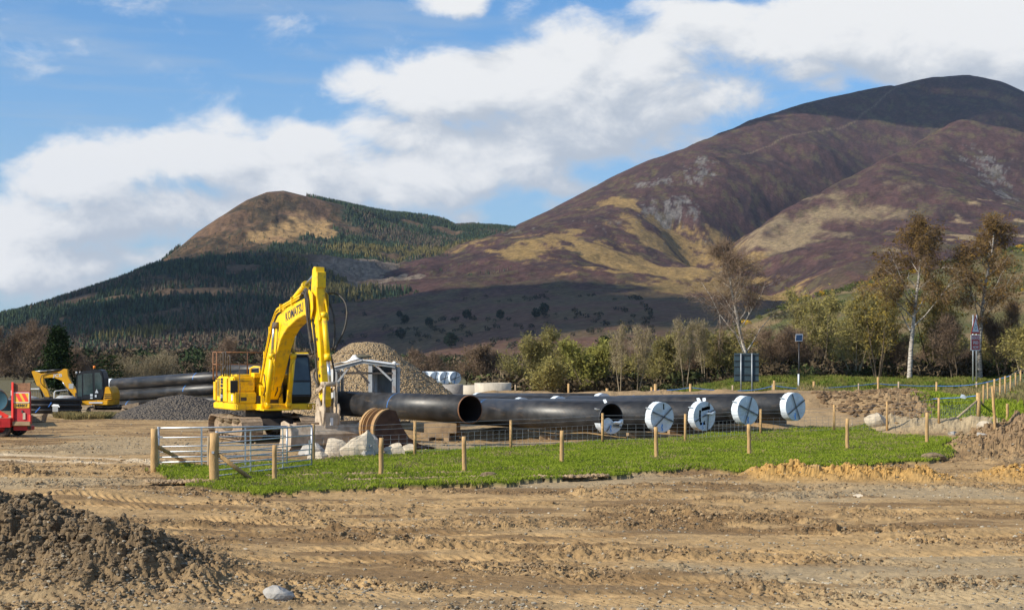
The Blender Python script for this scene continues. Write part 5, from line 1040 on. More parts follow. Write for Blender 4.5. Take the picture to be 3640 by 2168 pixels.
# ================================================================== SPARE BUCKET
def spare_bucket():
    v = hit(1372, 1597); t = thing('digger_bucket', 'rust brown spare digger bucket lying on its back with three curved ribs', 'bucket', (v.x, v.y, v.z), R(34)); t.scale = (.88, .88, .86)
    # side profile, x towards the camera-left lit curve
    def arc(r, a0, a1, n=14): return [(r*math.cos(R(a0+(a1-a0)*i/n)), .86+r*math.sin(R(a0+(a1-a0)*i/n))) for i in range(n+1)]
    sh = arc(.86, 112, 262)+arc(.80, 262, 112); 
    b = MB().prism(sh, -.62, .62).build('shell', M['bucketrust'], t)
    side = [(.15, .05), (-.2, .02)]+[(x, z) for x, z in arc(.84, 258, 118)]+[(-.22, 1.66), (.10, 1.60), (.36, .98), (.70, .50), (1.15, .22), (2.0, .02)]
    for y in (-.64, .61): MB().prism(side, y, y+.03).build('side_plate', M['bucketrust_shade'], t)
    def cres(h): return [((.87+h*math.sin(math.pi*i/16)**.7)*math.cos(R(104+155*i/16)), .86+(.87+h*math.sin(math.pi*i/16)**.7)*math.sin(R(104+155*i/16))) for i in range(17)]+arc(.84, 259, 104)
    for y, wd, h in ((-.62, .11, .05), (-.26, .04, .17), (.06, .04, .17), (.44, .16, .05)):
        MB().prism(cres(h), y, y+wd).build('rib', M['bucketrust'], t)
    MB().prism([(.0, .0), (1.9, .0), (2.0, .04), (.6, .30), (.0, .45)], -.60, .60).build('lip', M['bucketrust_shade'], t)
    MB().lathe([(0, -.3), (.07, -.3), (.07, .35), (0, .35)], (-.55, 0, 1.42), 'y', 14).build('pin', M['steel'], t)
M['bucketrust'] = mat('sunlit_rust_brown', (.44, .27, .12), .8, var=.25, scale=4, dirt=(.22, .12, .07), dirt_amt=.35, bump=.3); M['bucketrust_shade'] = mat('shaded_rust_brown', (.085, .040, .024), .85, var=.3, scale=3, dirt=(.15, .09, .055), dirt_amt=.3, bump=.3)  # sunlit and shaded tones of one rust, the shade put into the colour
spare_bucket()
def small_bucket():
    v = hit(136, 1500); t = thing('trenching_bucket', 'small mud grey bucket on the ground between the trailer ramp and the digger', 'bucket', (v.x, v.y, v.z), R(-12))
    MB().prism([(-.42, .10), (-.2, .0), (.32, .0), (.36, .22), (.44, .44), (.28, .37), (.05, .31), (-.2, .32), (-.5, .36)], -.25, .22).build('shell', M['steelmud'], t, .02)
    MB().box(-.48, .34, -.275, -.252, .31, .36).build('lip', M['steel'], t)
small_bucket()
# ================================================================== HEAPS
def heap(name, label, cx, cy, rx, ry, h, top, m, seed, n=150, rough=.05, cat='heap', edge=None):
    X, Y = np.meshgrid(np.linspace(-rx, rx, n), np.linspace(-ry, ry, n)); r = np.hypot(X/rx, Y/ry)
    r = r*(1+.10*(fbm(X/2+seed, Y/2, 3, 200+seed)-.5)); z = h*np.clip((1-r)/(1-top), 0, 1.0)
    z = z*(1-.08*np.exp(-((r-top)/.08)**2))+rough*(fbm(X*4, Y*4, 4, 210+seed, .65)-.5)*2*(z > 0)-.06*(z <= 0)
    if edge: z = edge(X, Y, z)
    I = np.arange(n*n).reshape(n, n); o = arrays(name, np.c_[X.ravel(), Y.ravel(), z.ravel()], np.c_[I[:-1, :-1].ravel(), I[:-1, 1:].ravel(), I[1:, 1:].ravel(), I[1:, :-1].ravel()], m, smooth=False)
    o.location = (cx, cy, gz(cx, cy)-.02); return tag(o, label, cat)
def pebbles(name, c1, c2, c3, sc=9.):
    m = bpy.data.materials.new(name); m.use_nodes = True; m.node_tree.nodes.clear(); k = NT(m.node_tree); tc = k('ShaderNodeTexCoord').outputs['Object']
    v = k('ShaderNodeTexVoronoi', {'Vector': tc, 'Scale': sc}); sp = k('ShaderNodeSeparateColor', {0: v.outputs['Color']})
    c = k.mix(k.ramp(sp.outputs[0], .3, .4), k.mix(k.ramp(sp.outputs[1], .5, .6), c1, c2), c3)
    b = k('ShaderNodeBump', {'Height': v.outputs['Distance'], 'Strength': 1., 'Distance': .10}); b.invert = True
    p = k('ShaderNodeBsdfPrincipled', {'Base Color': c, 'Roughness': .85, 'Normal': b.outputs[0]}); k.l.new(p.outputs[0], k('ShaderNodeOutputMaterial').inputs[0]); return m
M['cobble'] = pebbles('cobbles', (.27, .175, .080), (.15, .12, .09), (.34, .24, .13), 11.); M['tarmac'] = pebbles('planings', (.035, .030, .028), (.055, .047, .042), (.10, .08, .06), 9.)
def ridge_top(X, Y, z): return np.minimum(z, 4.12-.10*np.abs(X-.1)+.12*fbm(X*1.5, Y*1.5, 3, 220))
gh = heap('gravel_heap', 'tall heap of mixed cobbles rising behind the white steel shelter', -8.05, 78, 6.4, 5.9, 4.75, .02, M['cobble'], 1, 190, .07, edge=ridge_top)
rgn = np.random.default_rng(31); n_ = 5200; a_ = rgn.uniform(0, 6.28, n_); q_ = rgn.uniform(.1, .98, n_)**.6; lx, ly = 6.1*q_*np.cos(a_), 5.6*q_*np.sin(a_)
dg = bpy.context.evaluated_depsgraph_get(); bpy.context.view_layer.update()
lz = []
for x_, y_ in zip(lx, ly):
    ok, co, _, _ = gh.ray_cast((x_, y_, 9), (0, 0, -1)); lz.append(co.z if ok else -1)
lz = np.array(lz); k_ = lz > .02
pc = np.array([[.28, .18, .085], [.17, .135, .10], [.35, .25, .14], [.13, .095, .065]])[rgn.integers(0, 4, k_.sum())]*rgn.uniform(.7, 1.2, (k_.sum(), 1))
cb_ = lumps('loose_cobbles', lx[k_], ly[k_], lz[k_]+.01, .022+.034*rgn.power(.6, k_.sum()), rgn, vcmat('cobble_stone', .85, 12, .2, 0), pc, .75, .25); cb_.parent = gh; cb_['kind'] = 'stuff'
heap('planings_heap', 'low dark heap of road planings in front of the pipe stack', (640-CX)/F*76.5, 76.8, 4.4, 3.0, 1.32, .12, M['tarmac'], 2, 120, .05)
# ================================================================== WHITE STEEL SHELTER
def shelter():
    Y = 66.5; s = F/Y; x0 = (1187-CX)/F*Y; t = thing('steel_shelter', 'white steel frame shelter with a low pitched roof and braced legs behind the pipe', 'shelter', (x0, Y, 0), R(0))
    def q(px, py): return ((px-1187)/s, CH+(HY-py)/s)
    legs = [q(1192, 1305), q(1400, 1292), q(1316, 1292)]
    W_ = 2.8
    for nm, (x, z) in zip('abc', legs): MB().box(x-.09, x+.09, 0, .16, 0, z).build('leg', M['lgrey'], t)
    for x in (q(1192, 0)[0], q(1400, 0)[0]): MB().box(x-.07, x+.07, W_-.14, W_, 0, q(0, 1305)[1]).build('leg', M['white'], t)
    e = [q(1190, 1307), q(1290, 1281), q(1404, 1297)]
    bm_ = MB()
    for a, b in ((e[0], e[1]), (e[1], e[2])): bm_.prism([(a[0], a[1]-.14), (b[0], b[1]-.14), (b[0], b[1]), (a[0], a[1])], -.06, .0)
    bm_.build('eaves_beam', M['grey'], t)
    rf = MB()
    for a, b in ((e[0], e[1]), (e[1], e[2])): rf.prism([(a[0]-.04, a[1]+.003), (b[0], b[1]+.003), (b[0], b[1]+.045), (a[0]-.04, a[1]+.045)], -.12, W_+.1)
    rf.build('roof', M['white'], t); MB().box(e[0][0]+.1, e[2][0]-.1, .0, W_, e[0][1]-.30, e[0][1]-.22).build('shade_board', M['darkst'], t)  # dark board added so the roof's underside reads as shaded
    MB().box(q(1322, 0)[0], q(1396, 0)[0], W_-.35, W_-.31, .0, q(0, 1302)[1]).build('wall_sheet', M['grey'], t)
    MB().box(q(1321, 0)[0], q(1325, 0)[0], .17, W_-.36, .0, q(0, 1302)[1]).build('wall_sheet', M['lgrey'], t)
    MB().box(q(1175, 0)[0], q(1183, 0)[0], .10, W_, .0, q(0, 1312)[1]).build('end_sheet', M['sheet'], t)
    for (a, b, m) in ((q(1197, 1362), q(1245, 1300), 'lgrey'), (q(1255, 1298), q(1310, 1360), 'darkst'), (q(1334, 1297), q(1392, 1352), 'lgrey')): MB().beam((a[0], .02, a[1]), (b[0], .02, b[1]), .09, .09).build('brace', M[m], t)
    MB().box(q(1320, 0)[0], q(1396, 0)[0], .3, .5, q(0, 1326)[1], q(0, 1315)[1]).build('shelf_rail', M['darkst'], t)
    # things lying on its roof
    a = q(1225, 1292); tp = MB(); n = 10; vs = []
    for j in range(n+1):
        for i in range(n+1):
            u, w_ = i/n, j/n; vs.append((-.15+1.4*u, -.13+1.5*w_, a[1]+.02+.32*(u-.45)*.9+.10*fbm([u*4], [w_*4], 3, 230)[0]+.28*math.exp(-((u-.75)/.13)**2)*math.sin(w_*3.1)))
    o = tp.add(vs, [(j*(n+1)+i, j*(n+1)+i+1, (j+1)*(n+1)+i+1, (j+1)*(n+1)+i) for j in range(n) for i in range(n)], True).build('tarpaulin', M['sheet']); o.location = t.location; tag(o, 'crumpled white sheet thrown over the shelter roof', 'sheet')
    sol = o.modifiers.new('thick', 'SOLIDIFY'); sol.thickness = .01
    b = q(1283, 1272); o = bm_obj(icolump(random.Random(4), (.42, .3, .10), (0, 0, 0), sub=3, amp=.2), 'bundle', M['oilcan']); o.location = (x0+b[0], Y+.6, b[1]+.06); tag(o, 'flat dark bundle lying on the shelter roof', 'bundle')
    b = q(1411, 1287); o = bm_obj(icolump(random.Random(5), (.09, .08, .07), (0, 0, 0), sub=2, amp=.2), 'rag', M['sheet']); o.location = (x0+q(1403, 0)[0]-.03, Y+.1, b[1]-.03); tag(o, 'white rag caught on the corner of the shelter roof', 'rag')
shelter()
# ================================================================== CONCRETE RINGS
for (lb, px, wd, ytop, Y, m) in (('dark concrete ring standing under the distant capped pipes', 1608, 1.45, 1366, 98, 'concrete2'), ('wide pale concrete ring standing behind the pipes', 1751, 2.6, 1361.5, 98, 'concrete'), ('smaller pale concrete ring partly behind the wide ring', 1678, 1.7, 1369.5, 101, 'concrete')):
    v = P(px, ytop, Y); r = wd/2; o = MB().lathe([(r-.12, 0), (r, 0), (r, v.z), (r-.12, v.z), (r-.12, 0)], n=48).build('concrete_ring', M[m]); o.location = (v.x, v.y+r, 0); tag(o, lb, 'concrete ring', 'concrete manhole rings')
# ================================================================== BOULDERS
for (px, py, w_, h_, lb, m, pl) in ((1190, 1626, .50, .52, 'rounded pale boulder to one side of the big pointed one', 'rock', 3), (1272, 1633, .72, .78, 'large pale pointed boulder behind the turf', 'rock', 7), (1308, 1634, .40, .36, 'small grey white boulder at the foot of the pointed one', 'rock2', 4), (1404, 1628, .40, .40, 'tan boulder in front of the spare bucket', 'rock', 4), (1450, 1618, .46, .30, 'flat tan boulder beside the tan boulder', 'rock', 4), (1132, 1635, .36, .22, 'low grey stone by the gate stake', 'rock', 3), (1315, 1604, .45, .50, 'grey boulder in shade behind the pointed boulder', 'rock2', 4), (1115, 1616, .5, .35, 'dark grey boulder behind the open gate', 'rock2', 3),
                             (985, 2128, .24, .13, 'smooth white topped stone at the foot of the soil pile', 'rock2', 2), (3118, 1507, .55, .40, 'pale boulder at the foot of the spoil mound', 'rock', 4), (3497, 1522, .42, .22, 'tan slab stone on the gravel ridge', 'rock', 4), (3385, 1546, .25, .14, 'white stone on the gravel ridge behind the last front stake', 'rock2', 3), (3490, 1556, .20, .15, 'white stone at the end of the gravel ridge', 'rock2', 3), (408, 1481, .30, .16, 'pale stone in the rough grass before the digger', 'rock', 2), (3055, 1770, .16, .07, 'pale stone in front of the orange clay', 'rock', 2)):
    v = hit(px, py); rg = random.Random(px); bm = icolump(rg, (w_*1.0, w_*.8, h_), (0, 0, 0), sub=3, amp=.16, planes=pl+3)
    if pl == 7:
        for q in bm.verts: q.co.x += q.co.z*.35; q.co.x *= 1-.35*max(0, q.co.z/h_)
    o = bm_obj(bm, 'boulder', M[m]); o.location = (v.x, v.y, v.z+h_*.35); tag(o, lb, 'boulder')
# ================================================================== GATES
def gate(label, A, B, ztop, zbot, bars, stiles, latch=False):
    A = Vector(A); B = Vector(B); d = (B-A); L = d.length; t = thing('field_gate', label, 'gate', A, math.atan2(d.y, d.x), 'galvanised field gates')
    MB().tube([(0, 0, zbot), (0, 0, ztop+.03)], .034, 10).build('hanging_stile', M['galv'], t)
    MB().tube([(L, 0, zbot), (L, 0, ztop)], .026, 10).build('closing_stile', M['galv'], t)
    for i, z in enumerate(bars): MB().tube([(0, 0, z), (L, 0, z)], .024 if i in (0, len(bars)-1) else .017, 8).build('rail', M['galv'], t)
    for x in stiles: MB().beam((x*L, -.012, zbot), (x*L, -.012, ztop), .045, .012, (0, 1, 0)).build('upright', M['galv'], t)
    if latch: MB().beam((L-.15, -.02, ztop-.42), (L-.15, -.02, ztop-.82), .05, .012, (0, 1, 0)).build('latch_plate', M['galv'], t)
    return t
gzb = [1.16, .89, .64, .49, .34, .20, .05]
A1 = P(563, 1679, 39.6); B1 = P(1020, 1668, 40.6)
gate('galvanised seven bar gate standing square, hung on the post nearest the trailer', (A1.x, A1.y, .08), (B1.x, B1.y, .08), 1.17, .03, gzb, (.33, .67))
A2 = P(770, 1720, 36.2); B2 = P(1108, 1676, 40.2)
gate('galvanised gate swung open at a slant, hung on the thick post in the turf', (A2.x, A2.y, .12), (B2.x, B2.y, .12), 1.18, .03, [b+.0 for b in gzb], (.33, .67), True)
def round_post(name, label, px, ytop, ybase, r, cat='fence post', group=None, Y=None, m='wood', lean=0., parent=None, lit_top=True):
    if Y is None: v = hit(px, ybase)
    else: X = (px-CX)/F*Y; v = Vector((X, Y, gz(X, Y)))
    h = CH+(HY-ytop)*v.y/F-v.z; n = 5; rg = random.Random(px)
    pts = [(lean*h*i/n+rg.uniform(-1, 1)*r*.12, 0, -.1+(h+.1)*i/n) for i in range(n+1)]
    o = MB().tube(pts, [r*(1.08-.12*i/n) for i in range(n+1)], 12).build(name, M[m])
    o.location = (v.x, v.y, v.z)
    if label: tag(o, label, cat, group)
    return o, h
o, h = round_post('gate_post', 'thick round gate post carrying the square standing gate', 549, 1523, 1682, .10)
o2, h = round_post('gate_post', 'thick round gate post carrying the slanting gate', 761, 1538, 1724, .12)
for (o_, p0, p1, lb) in ((o, (.1, .02, .72), P(690, 1672, 42.0), ''), (o2, (.1, -.02, .78), P(920, 1726, 36.0), '')):
    q = p1-o_.location; MB().tube([p0, (q.x, q.y, -.05)], [.055, .06], 10).build('brace', M['wood'], o_)
MB().box(.09, .22, -.03, .03, .98, 1.02).box(.09, .22, -.03, .03, .05, .10).build('hinge', M['galv'], o); MB().box(-.03, .03, -.145, -.11, .80, .86).build('hinge', M['galv'], o2)
round_post('gate_stake', 'thin dark stained stake between the two gates and the turf', 976, 1581, 1724, .058, m='wood')
round_post('gate_stake', 'slim pale stake seen behind the thick gate post', 742, 1551, 1671, .05, m='wood2')
round_post('gate_stake', 'stake against the free end of the slanting gate', 1113, 1506, 1648, .06, m='wood')
# front row of bare stakes, not yet wired
fr = [(1354, 1556, 1706), (1652, 1551, 1689), (1996, 1530, 1657), (2334, 1517, 1640), (2664, 1507, 1629), (3012, 1487, 1608), (3294, 1466, 1588)]
od = ['first', 'second', 'third', 'fourth', 'fifth', 'sixth', 'seventh']
for i, (px, a, b) in enumerate(fr): round_post('fence_stake', od[i]+' stake from the gates in the near row of bare stakes', px, a, b, .062, 'fence stake', 'near row of bare stakes', lean=random.Random(i).uniform(-.03, .02))
round_post('fence_stake', 'tall thin leaning stake beside the brown soil heap', 3539, 1372, 1541, .045, 'fence stake', lean=-.07)
round_post('fence_stake', 'short pale topped stake behind the brown soil heap', 3581, 1434, 1499, .065, 'fence stake', Y=None)
# rear wired fence: one thing with its posts and netting
def wired_fence(label, posts, strain=None, rows=(.08, .22, .36, .50, .64, .78), tops=(.98, 1.12), mesh=.30, r=.05, wr=.0022, hscale=1.0):
    v0 = posts[0][0]; t = thing('wire_fence', label, 'fence', v0)
    for (v, h, ln) in posts:
        q = v-v0; o = MB().tube([(q.x, q.y, q.z-.1), (q.x+ln*h, q.y, q.z+h)], [r*1.05, r*.97], 10).build('post', M['wood'], t)
    wv = MB(); nt = MB()
    for (a, ha, _), (b, hb, _) in zip(posts[:-1], posts[1:]):
        p, q = a-v0, b-v0; L = (q-p).length
        for z in tops: wv.tube([p+Vector((0, 0, z)), (p+q)/2+Vector((0, 0, z-.02)), q+Vector((0, 0, z))], wr*1.3, 3, False)
        for z in rows: nt.tube([p+Vector((0, 0, z)), q+Vector((0, 0, z))], wr, 3, False)
        n = max(2, int(L/mesh))
        for i in range(1, n): c = p.lerp(q, i/n); nt.tube([c+Vector((0, 0, rows[0])), c+Vector((.01, 0, rows[-1]))], wr, 3, False)
    wv.build('barbed_wire', M['wire'], t); nt.build('netting', M['wire'], t); return t
def post_at(px, ytop, ybase, ln=0., Y=None):
    if Y is None: v = hit(px, ybase)
    else: X = (px-CX)/F*Y; v = Vector((X, Y, gz(X, Y)))
    return (v, CH+(HY-ytop)*v.y/F-v.z, ln)
rear = [post_at(*p) for p in ((1113, 1507, 1647), (1475, 1496, 1629), (1816, 1493, 1607), (2142, 1468, 1583), (2436, 1471, 1579), (2704, 1454, 1554), (2965, 1437, 1545), (3153, 1426, 1532), (3337, 1414, 1510))]
cr = post_at(3478, 1396, 1493, 0, 66.5)
f = wired_fence('stock netting fence on round stakes running just in front of the big pipes', rear+[cr], wr=.0042)
for (e, Yb) in (((3381, 1510), 66), ((3500, 1473), 70)):
    q = P(e[0], e[1], Yb)-rear[0][0]; c = cr[0]-rear[0][0]; MB().tube([(c.x, c.y, c.z+.95), (q.x, q.y, gz(P(*e, Yb).x, Yb)-rear[0][0].z)], .055, 8).build('brace', M['wood2'], f)
MB().tube([cr[0]-rear[0][0]+Vector((0, 0, -.1)), cr[0]-rear[0][0]+Vector((0, 0, cr[1]))], .11, 12).build('straining_post', M['wood'], f)
side = [post_at(px, a, b, 0, Y) for (px, a, b, Y) in ((3496, 1384, 1469, 70.5), (3511, 1359, 1461, 72.5), (3535, 1346, 1440, 75), (3555, 1342, 1426, 77), (3573, 1336, 1420, 79), (3592, 1334, 1412, 81), (3610, 1340, 1391, 83.5), (3628, 1324, 1399, 86), (3650, 1318, 1395, 88))]
wired_fence('fence of pale stakes climbing away along the field edge past the corner post', [(v, max(1.05, h), l) for v, h, l in side], wr=.006, mesh=.5)
# far line of stakes strung with blue rope
far = [(1832, 1367, 1391, .05), (2021, 1363, 1389, .07), (2158, 1380, 1392, .10), (2316, 1376, 1399, .07), (2330, 1364, 1396, .11), (2454, 1364, 1387, .08), (2604, 1369, 1383, .06), (2746, 1365, 1391, .05), (2752, 1352, 1392, .08), (2893, 1355, 1390, .09), (3121, 1340, 1398, .08), (3052, 1362, 1396, .05), (3194, 1356, 1396, .06), (3329, 1357, 1386, .07), (3471, 1357, 1383, .06)]
lb_far = ['thin stake behind the wide concrete ring', 'slim stake rising above the spoil bank beside the willow', 'stub of a stake sunk in the spoil bank', 'thin stake touching the thick roped stake', 'thick roped stake before the pale sapling trunks', 'stake between the thick roped stake and the dark sign back', 'short stake below the dark sign back', 'thin half of the paired stakes beyond the sign back', 'tall half of the paired stakes beyond the sign back', 'stout roped stake above the creased pipe end', 'tall roped stake on the crest of the spoil mound', 'thin stake on the grass near the tall mound stake', 'thin stake below the leafy birch trunk', 'short stake in the dry grass past the birch trunk', 'thin stake in the dry grass under the red sign']
far_o = []
for (px, a, b, r), lb in zip(far, lb_far):
    Yf = 97. if px < 2900 else 101.; X = (px-CX)/F*Yf; z0 = gz(X, Yf); zt = CH+(HY-a)*Yf/F; h = max(.45, zt-z0)
    o = MB().tube([(0, 0, zt-z0-max(h, 1.0)-.2), (0, 0, zt-z0)], r, 8).build('far_stake', M['wood2' if r < .07 else 'wood']); o.location = (X, Yf, z0); tag(o, lb, 'fence stake', 'far stakes by the road'); far_o.append(Vector((X, Yf, zt)))
def rope(label, pts, sag=.25, r=.022):
    mb = MB(); 
    for a, b in zip(pts[:-1], pts[1:]): mb.tube([a.lerp(b, i/8)-Vector((0, 0, sag*4*(i/8)*(1-i/8))) for i in range(9)], r, 5, False)
    o = mb.build('rope', M['rope']); return tag(o, label, 'rope')
dz = Vector((0, 0, 1))
rope('blue rope strung low between the far stakes before the sign back', [P(2250, 1392, 97), far_o[4]-dz*.42, far_o[5]-dz*.25, P(2640, 1388, 97), far_o[8]-dz*.35, far_o[9]-dz*.5], .08)
rope('blue rope running from the mound crest stake to the corner fence', [P(2900, 1380, 99), far_o[10]-dz*.45, P(3194, 1367, 101), P(3330, 1371, 101), P(3460, 1367, 97), Vector(side[5][0])+dz*1.1], .05)
rope('blue rope stretched from the spoil mound to the corner straining post', [P(3262, 1416, 72), P(3360, 1415, 68), cr[0]+dz*1.15], .03)
q = P(3428, 1408, 66.8); o = MB().add([(-.2, 0, -.08), (-.14, .02, .10), (.0, 0, .07), (.14, .03, -.04), (.05, 0, -.12), (-.2, .01, -.08), (-.14, .03, .10), (.0, .01, .07), (.14, .04, -.04), (.05, .01, -.12)], [(0, 1, 2), (0, 2, 4), (2, 3, 4), (7, 6, 5), (9, 7, 5), (9, 8, 7), (0, 5, 6, 1), (1, 6, 7, 2), (2, 7, 8, 3), (3, 8, 9, 4), (4, 9, 5, 0)]).build('plastic_scrap', M['plastic']); o.location = q; tag(o, 'scrap of clear plastic caught on the blue rope', 'plastic scrap')
# ================================================================== SIGNS
def road_sign():
    Y = 118.; c = P(3467, 1180, Y); X = c.x; t = thing('road_sign', 'red triangle warning sign over a red REDUCE SPEED NOW plate on two poles', 'road sign', (X, Y, gz(X, Y)-.2), R(38)); s = F/Y; ht = lambda py: CH+(HY-py)/s-(gz(X, Y)-.2)
    for x in (-.25, .25): MB().tube([(x, .06, 0), (x, .06, ht(1120))], .06, 10).build('pole', M['galv'], t)
    z0, z1 = ht(1187), ht(1117); w_ = .66; cx = .0
    def tri(k, y0, y1): cz = z0+(z1-z0)*.36; return [((x-cx)*k+cx, (z-cz)*k+cz) for x, z in ((-w_, z0), (w_, z0), (0, z1))], y0, y1
    a = MB().prism(*tri(1., -.02, .0)).build('triangle', M['signred'], t); MB().prism(*tri(.70, -.030, -.0205)).build('triangle_face', M['signwhite'], a)
    for k in range(3):
        pts = [(math.cos(R(k*120+20+u*9))*.15, math.sin(R(k*120+20+u*9))*.20) for u in range(11)]; cz = z0+(z1-z0)*.33; mb = MB()
        mb.prism([(x, cz+z) for x, z in pts]+[(x*.72, cz+z*.72) for x, z in pts[::-1]], -.040, -.0305); mb.build('roundabout_arrow', M['black'], a)
    z0, z1 = ht(1246), ht(1190); b = MB().box(-w_*.98, w_*.98, -.02, 0, z0, z1, .03).build('plate', M['signwhite'], t); MB().box(-w_*.90, w_*.90, -.028, -.0205, z0+.07, z1-.07, .02).build('plate_face', M['signred'], b)
    for i, wd in enumerate(('REDUCE', 'SPEED', 'NOW')): lettering(wd, .36, M['signwhite'], b, (0, -.034, z1-.28-.39*i), (1, 0, 0), (0, 0, 1), 'lettering', xs=.84)
road_sign()
def sign_back():
    Y = 108.; a = P(2610, 1255, Y); b = P(2697, 1357, Y); X = (a.x+b.x)/2; z0 = gz(X, Y); w_ = (b.x-a.x)/2; t = thing('sign_back', 'dark blank back of a large road sign on two posts', 'road sign', (X, Y, z0), R(-6)); za, zb = b.z-z0, a.z-z0
    pn = MB().box(-w_, w_, .10, .13, za, zb).build('panel', M['signback'], t)
    for z in (.07, .27, .47, .76, .97): MB().box(-w_+.03, w_-.03, .05, .098, za+(zb-za)*(1-z)-.03, za+(zb-za)*(1-z)+.03).build('rib', M['black'], pn)
    for x in (-.42, .42): MB().tube([(x*w_/.95, -.01, -.1), (x*w_/.95, -.01, zb-.02)], .055, 10).build('post', M['galvd'], t)
sign_back()
def solar_pole():
    Y = 112.; v = P(2840, 1357, Y); z0 = gz(v.x, Y); t = thing('solar_post', 'thin dark pole topped by a small solar panel, white band at its foot', 'pole', (v.x, Y, z0)); h = P(0, 1212, Y).z-z0
    MB().tube([(0, 0, -.1), (0, 0, h)], .055, 8).build('pole', M['black'], t); MB().tube([(-.04, -.06, .0), (-.04, -.06, P(0, 1329, Y).z-z0)], .07, 8).build('white_band', M['signwhite'], t)
    w_ = .28; p = MB().add([(-.32, -.10, h-.02), (.25, -.10, h-.02), (.35, .16, h+.55), (-.22, .16, h+.55), (-.32, -.07, h-.02), (.25, -.07, h-.02), (.35, .19, h+.55), (-.22, .19, h+.55)], [(0, 1, 2, 3), (7, 6, 5, 4), (0, 4, 5, 1), (1, 5, 6, 2), (2, 6, 7, 3), (3, 7, 4, 0)]).build('panel', M['galv'], t)
    MB().add([(-.275, -.095, h+.03), (.215, -.095, h+.03), (.30, .128, h+.50), (-.19, .128, h+.50), (-.275, -.105, h+.03), (.215, -.105, h+.03), (.30, .118, h+.50), (-.19, .118, h+.50)], [(3, 2, 1, 0), (4, 5, 6, 7), (0, 1, 5, 4), (1, 2, 6, 5), (2, 3, 7, 6), (3, 0, 4, 7)]).build('solar_cells', M['solar'], p)
solar_pole()
# ================================================================== BEHIND THE DIGGER
def barrier(label, pa, pb, ytop, Yb):
    a = P(pa, ytop[0], Yb[0]); b = P(pb, ytop[1], Yb[1]); t = thing('barrier', label, 'barrier', (a.x, a.y, 0), 0, 'white tube barriers'); q = b-a; h0, h1 = a.z, b.z; r_ = .10
    MB().tube([(0, 0, 0), (0, 0, h0-r_), (q.x*.03, q.y*.03, h0-.02), (q.x*.07, q.y*.07, h0), (q.x*.93, q.y*.93, h1), (q.x*.98, q.y*.98, h1-.03), (q.x, q.y, h1-r_*1.4), (q.x, q.y, 0)], .035, 8).build('frame', M['white'], t)
    mb = MB()
    for i in range(1, 14): c = q*(i/14); mb.tube([(c.x, c.y, .2), (c.x, c.y, h0-.12)], .006, 4, False)
    mb.tube([(0, 0, .2), (q.x, q.y, .2)], .02, 6).build('mesh', M['galvd'], t)
barrier('white tube barrier behind the arm of the small digger', 41, 164, (1383, 1382), (84.5, 84.5)); barrier('white tube barrier passing behind the cab of the small digger', 193, 328, (1389, 1378), (82, 83.5))
lbs = ['topmost thin black pipe of the bundle behind the digger arm', 'second thin black pipe down in the bundle', 'third thin black pipe down in the bundle', 'fourth thin black pipe down in the bundle', 'thin black pipe lying above the lowest one', 'lowest thin black pipe near the rough grass']
for i, py in enumerate((1421, 1430, 1440, 1449, 1457, 1465)):
    a, b = P(-60, py-1, 78.2), P(287, py+2 if i > 3 else py, 77.6+.0*i); r_ = .085 if i < 4 else .075; o = MB().lathe([(r_-.012, 0), (r_, 0), (r_, (b-a).length), (r_-.012, (b-a).length), (r_-.012, 0)], axis='x', n=20).build('thin_pipe', M['pipe']); o.location = a+Vector((0, .17*(i % 2), 0)); o.rotation_euler = (b-a).to_track_quat('X', 'Z').to_euler(); tag(o, lbs[i], 'pipe', 'thin black pipes in a bundle')
v = Vector(((198-CX)/F*76.4, 76.4, 0)); t = thing('marker_stake', 'wooden stake with a pale notice pinned to its top beside the thin pipes', 'stake', v); MB().box(-.05, .05, -.03, .03, 0, .66).build('stake', M['wood2'], t); MB().box(-.16, .14, -.05, -.033, .36, .68).build('notice', M['lgrey'], t); MB().add([(-.20, -.06, .68), (.24, -.06, .62), (.1, .12, .74), (-.16, .12, .76), (-.20, -.06, .66), (.24, -.06, .60), (.1, .12, .72), (-.16, .12, .74)], [(0, 1, 2, 3), (7, 6, 5, 4), (0, 4, 5, 1), (1, 5, 6, 2), (2, 6, 7, 3), (3, 7, 4, 0)]).build('cover', M['sheet'], t)
def wedge_strap(label, a, b): o = MB().beam(a, b, .045, .02, (0, 1, 0)).build('strap', M['rope']); return tag(o, label, 'strap')
wedge_strap('blue strap slanting down over the thin pipes near the ramp', P(143, 1446, 77.4), P(125, 1466, 77.3)); wedge_strap('blue strap slanting beside the notice stake', P(183, 1430, 77.4), P(172, 1446, 77.3))
# blue coated pipe on timbers beyond the trailer bed
bp_ = P(-14, 1423, 66); t = thing('coated_pipe', 'blue coated pipe end resting on timbers beyond the trailer', 'pipe', (bp_.x, bp_.y, bp_.z), .36); MB().lathe([(.0, .02), (.50, .02), (.52, 0), (.52, 4), (.5, 4)], axis='y', n=40).build('barrel', M['bluesteel'], t); MB().lathe([(.50, -.01), (.535, -.01), (.535, .1), (.52, .1)], axis='y', n=40).build('rim', M['rust'], t)
bp2 = P(17, 1448, 69); o = MB().lathe([(.0, .02), (.36, .02), (.38, 0), (.38, 5), (.36, 5)], axis='y', n=32).build('fitting', M['bluesteel']); o.location = bp2; o.rotation_euler = (0, 0, .36); tag(o, 'smaller blue coated pipe tucked against the larger blue one', 'pipe')
for (px, py, lb) in ((5, 1470, 'timber under the blue coated pipe'), (20, 1476, 'second timber under the blue coated pipe')): X = (px-CX)/F*66; baulk(lb, (X, 66-.3*(px > 10), CH+(HY-py)*66/F-.1), (2.2, .3, .22), .05, 'timbers under the blue pipes')
v = hit(160, 1478); 
